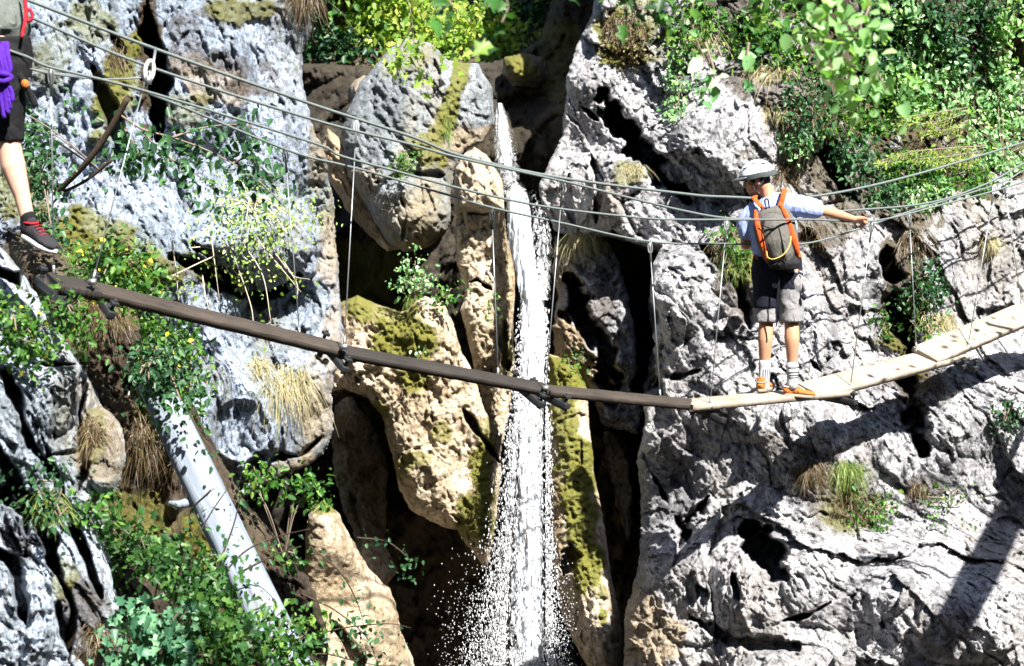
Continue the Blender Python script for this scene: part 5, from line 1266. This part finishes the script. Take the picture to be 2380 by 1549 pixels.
# --- weeds in the middle
shrub('weed', 'pale leafy weed on the mossy top of the tan cliff', 'plant', [(958, 620, 16, 24), (950, 660, 36, 24), (985, 655, 26, 16)], 240, .045, 'leaf_cool', d=15.8, thick=.2, root=(960, 695), stems=14)
shrub('weed', 'bright green sprig at the edge of the dark crack in the tan cliff', 'plant', [(1042, 690, 14, 16), (1058, 675, 10, 16), (1030, 700, 10, 8)], 60, .055, 'leaf_mid', d=15.8, thick=.12, root=(1040, 700), stems=5)
shrub('weed', 'small sprig on the slim pillar beside the waterfall', 'plant', [(1134, 714, 10, 14)], 36, .04, 'leaf_mid', d=16.1, thick=.1, stems=3)
shrub('weed', 'bright small plant on the mossy column right of the waterfall', 'plant', [(1333, 852, 10, 20)], 60, .045, 'leaf_mid', d=16.1, thick=.12, stems=4)
shrub('weed', 'green plant on the lower mossy column near the water', 'plant', [(1345, 1330, 20, 26), (1335, 1290, 8, 20)], 110, .04, 'leaf_mid', d=15.9, thick=.12, stems=4)
shrub('weed', 'tiny sprig on the moss just above the dark plank', 'plant', [(965, 835, 16, 8)], 36, .035, 'leaf_cool', d=15.6, thick=.08, stems=3)
shrub('weed', 'fresh green moss plant between the big boulder and white boulder', 'plant', [(935, 375, 14, 24), (932, 390, 20, 10)], 150, .045, 'leaf_mid', d=17.0, thick=.12, stems=0)
shrub('weed', 'ochre moss clump hanging on the right cliff\'s top left', 'plant', [(1450, 90, 50, 46), (1480, 130, 30, 20)], 500, .04, 'dry', thick=.12, stems=0)

# --- left side: bushes over the left cliff
spray('leafy_branch', 'dark green leafy branch crossing the left cliff below the cables', 'branch', [[(275, 265), (330, 300), (400, 320), (470, 345), (540, 380), (600, 420), (650, 470)], [(400, 320), (460, 300), (540, 290), (600, 300)], [(330, 300), (370, 350), (430, 390), (480, 420)], [(290, 300), (320, 350), (310, 370)], [(540, 380), (580, 370), (640, 420)]], 12.2, 420, .075, 'leaf_dark', jit=.085, shape='oval', width=.6, r=.010)
m = Mesh(); m.tube(curve_pts([P(128, 452, 12.4), P(200, 380, 12.2), P(250, 310, 12.1), P(297, 228, 12.0)], 8), .022, 8); m.tube(curve_pts([P(130, 455, 12.4), P(200, 420, 12.3), P(262, 370, 12.2)], 6), .012, 6)
tag(m.build('dead_branch', M['bark']), 'bare dark branch leaning diagonally across the left cliff', 'branch')
shrub('bush', 'small dark leafy tuft under the bare diagonal branch', 'bush', [(236, 385, 20, 22), (170, 240, 26, 22), (60, 290, 60, 30)], 200, .05, 'leaf_dark', d=12.4, thick=.2, stems=6, root=(236, 400))
shrub('bush', 'dark green growth on the shaded rock behind the left hiker\'s leg', 'bush', [(95, 400, 40, 60), (110, 520, 46, 40), (60, 330, 40, 30)], 520, .055, 'leaf_dark', d=11.6, thick=.4, stems=8)
shrub('bush', 'pale yellow green bush on the bulge of the left cliff', 'bush', [(580, 475, 96, 50, 15), (690, 485, 66, 34, 25), (540, 520, 60, 40), (650, 540, 70, 30)], 900, .036, 'leaf_lime', thick=.35, stems=22, stem_mat=M['pale_twig'], jit=.10)
shrub('bush', 'sparse yellow green twiggy bush beneath the pale bulge', 'bush', [(520, 590, 90, 40, 20), (600, 640, 80, 40, 20), (440, 640, 50, 40), (620, 560, 60, 30)], 420, .036, 'leaf_lime', thick=.4, stems=16, stem_mat=M['pale_twig'])
spray('bare_twigs', 'pale bare twigs drooping down the left cliff below the yellow green bush', 'twigs', [[(490, 545), (500, 620), (510, 700)], [(560, 560), (610, 640), (630, 750)], [(600, 560), (650, 620), (700, 680)], [(400, 560), (410, 640), (415, 700)], [(530, 560), (580, 700), (590, 760)], [(640, 590), (680, 640), (720, 650)], [(470, 640), (480, 700), (500, 760)], [(660, 610), (690, 660), (690, 700)]], 12.6, 40, .04, 'leaf_yellow', r=.006, bark='pale_twig', shape='oval')
shrub('bush', 'lush green bush behind the left end of the dark plank', 'bush', [(270, 600, 70, 46), (310, 640, 70, 40), (240, 630, 50, 40), (350, 680, 40, 30)], 950, .05, 'leaf_flower', d=11.3, thick=.6, stems=14)
shrub('bush', 'green bush trailing down the gully under the long dark plank', 'bush', [(390, 760, 60, 40, 30), (400, 830, 70, 60), (420, 900, 50, 60), (440, 960, 30, 40)], 1000, .05, 'leaf_flower', d=11.9, thick=.5, stems=14)
shrub('bush', 'dark twigs with small leaves hiding the head of the bleached trunk', 'bush', [(365, 850, 56, 50), (390, 900, 50, 40), (350, 905, 40, 30), (430, 930, 24, 30)], 620, .045, 'leaf_dark', d=10.2, thick=.4, stems=14)
shrub('bush', 'bush with yellow petals growing on the near rock at the left edge', 'bush', [(30, 780, 60, 50), (80, 800, 50, 40), (10, 740, 50, 40)], 560, .042, 'leaf_flower', d=9.35, thick=.25, stems=12)
shrub('bush', 'small yellow flecked sprigs on the edge of the near rock', 'bush', [(160, 740, 40, 30), (190, 780, 30, 40), (150, 710, 30, 20)], 260, .045, 'leaf_flower', d=9.5, thick=.2, stems=8)
shrub('bush', 'moss and leaves spilling from the crack of the near rock', 'bush', [(110, 1160, 40, 60, 20), (150, 1190, 30, 30), (40, 1110, 20, 30)], 170, .04, 'leaf_dark', d=9.1, thick=.2, stems=6)
shrub('bush', 'bright green leaf cluster under the tan knob of the near rock', 'bush', [(200, 1190, 30, 16), (250, 1175, 20, 10)], 130, .05, 'leaf_mid', d=9.6, thick=.15, stems=4)
# bleached trunk
a_, b_ = P(356, 885, 10.62), P(716, 1640, 10.2); zz = (b_-a_).normalized(); xx = zz.cross(Vector((0, 1, 0))).normalized(); yy = zz.cross(xx)
L_ = (b_-a_).length; V = []; Q = []; nu_, nv_ = 40, 150
tt = np.linspace(0, 1, nv_); aa = np.linspace(0, 2*math.pi, nu_, endpoint=False); AA, TT = np.meshgrid(aa, tt)
q_ = np.stack([np.cos(AA)*1.6, np.sin(AA)*1.6, TT*L_*.5], -1)
rr = .098*(1+.42*TT) + .016*fbm(q_*1.3, 4, 301) - .010*sstep(.2, .5, fbm(q_*np.array([3, 3, .35]), 3, 302))
Vv = np.stack([rr*np.cos(AA), rr*np.sin(AA), TT*L_], -1).reshape(-1, 3); ix = np.arange(nu_*nv_).reshape(nv_, nu_); ir = np.roll(ix, -1, 1)
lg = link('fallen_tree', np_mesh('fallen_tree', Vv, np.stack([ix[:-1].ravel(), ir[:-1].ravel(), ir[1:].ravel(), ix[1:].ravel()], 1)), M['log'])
lg.matrix_world = Matrix(((xx.x, yy.x, zz.x, a_.x), (xx.y, yy.y, zz.y, a_.y), (xx.z, yy.z, zz.z, a_.z), (0, 0, 0, 1)))
for t_, a0, ln_ in ((.36, 2.9, .10),):
    p0 = a_+zz*(t_*L_)+(xx*math.cos(a0)+yy*math.sin(a0))*.08; dr = (xx*math.cos(a0)+yy*math.sin(a0)).normalized()
    o_ = Mesh().tube([p0, p0+dr*(.05+ln_*.5)-zz*.02, p0+dr*(.05+ln_)-zz*.06], [.035, .026, .012], 10).build('branch_stub', M['log'])
    o_.parent = lg; o_.matrix_parent_inverse = lg.matrix_world.inverted()
tag(lg, 'bleached bare tree trunk leaning down the gully to the bottom edge', 'fallen tree')
# foreground bush, bottom left
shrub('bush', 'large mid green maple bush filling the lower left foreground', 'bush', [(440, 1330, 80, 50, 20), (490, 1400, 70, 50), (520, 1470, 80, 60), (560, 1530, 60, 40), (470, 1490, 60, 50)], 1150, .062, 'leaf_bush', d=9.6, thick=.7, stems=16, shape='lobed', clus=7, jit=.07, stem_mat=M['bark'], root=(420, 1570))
shrub('bush', 'bright green leafy sprays above the maple bush', 'bush', [(300, 1250, 60, 40, 20), (330, 1300, 50, 40), (360, 1260, 40, 30), (260, 1230, 30, 20)], 420, .058, 'leaf_bush', d=10.0, thick=.5, stems=12, shape='lobed', clus=7, root=(330, 1340))
shrub('bush', 'blue green oak leaved bush at the bottom edge left of the maple', 'bush', [(340, 1460, 56, 50), (400, 1500, 50, 50), (310, 1530, 50, 30), (430, 1440, 26, 30)], 420, .07, 'leaf_teal', d=9.2, thick=.4, stems=10, shape='lobed', width=.75, root=(350, 1600), clus=6)
spray('leafy_twigs', 'thin twigs with small leaves reaching right over the bleached trunk', 'twigs', [[(470, 1400), (560, 1290), (640, 1250), (720, 1230)], [(500, 1330), (540, 1230), (560, 1150)], [(560, 1330), (640, 1290), (700, 1270)], [(420, 1330), (480, 1210), (540, 1120)], [(440, 960), (480, 1030), (540, 1070)], [(490, 1140), (440, 1200), (470, 1290)]], 9.9, 110, .04, 'leaf_dark', shape='oval', bark='bark', r=.007, jit=.05)
spray('leafy_twigs', 'leafy twigs hanging over the pale pillar at the bottom centre', 'twigs', [[(620, 1500), (720, 1480), (800, 1460), (900, 1450), (955, 1460)], [(640, 1549), (740, 1520), (840, 1540), (960, 1560)], [(700, 1380), (780, 1420), (850, 1480), (880, 1549)], [(720, 1270), (790, 1330), (830, 1400), (850, 1470)], [(830, 1250), (900, 1260), (950, 1300), (955, 1320)], [(600, 1549), (700, 1555), (760, 1600)]], 10.2, 260, .040, 'leaf_dark', shape='oval', bark='bark', r=.006, jit=.045)
shrub('bush', 'green leaves and petals over the foot of the bleached trunk', 'bush', [(640, 1460, 34, 40), (690, 1520, 50, 30), (720, 1450, 24, 30)], 330, .05, 'leaf_mid', d=9.9, thick=.4, stems=10, root=(600, 1580))
shrub('bush', 'broad green leaves right of the bleached trunk at the dark hole', 'bush', [(660, 1300, 40, 20), (690, 1130, 50, 30), (740, 1150, 20, 20), (610, 1110, 40, 30)], 300, .06, 'leaf_mid', d=12.6, thick=.3, stems=8)

# --- the leaning tree off to the right whose trunk and boughs throw the long diagonal shadow
W1, W2 = P(2420, 1085, 15.5), P(2085, 1600, 14.4)
A1, A2 = W1+SUN*6.0, W2+SUN*6.6
dv = (A1-A2).normalized(); e = empty('tree', A2-dv*3.0)
m = Mesh(); pts = curve_pts([A2-dv*5.5-Vector((0, 0, 2.5)), A2-dv*2.5-Vector((0, 0, .3)), A2, A1, A1+dv*3.5+Vector((0, 0, .6))], 8); m.tube(pts, list(np.linspace(.18, .13, len(pts))), 12)
tips = []
for t, v_ in ((.55, (-.9, .1, .6)), (.8, (-.5, -.4, .9)), (1.1, (-.9, .2, .3)), (1.3, (-.2, .3, 1.1)), (.2, (-.8, 0, .2))):
    s0 = A2.lerp(A1, t); s1 = s0+Vector(v_)*1.2
    m.tube(curve_pts([s0, s0.lerp(s1, .5)+Vector((0, 0, .08)), s1], 5), .03, 6); tips.append(s1)
m.build('trunk', M['bark'], e)
C = np.concatenate([np.array(t)+RNG.normal(size=(36, 3))*.3 for t in tips]); leaf_mesh('crown', C, .09, M['leaf_mid'], e)
tag(e, 'leaning tree beyond the right edge that shades the cliff in a diagonal band', 'tree')
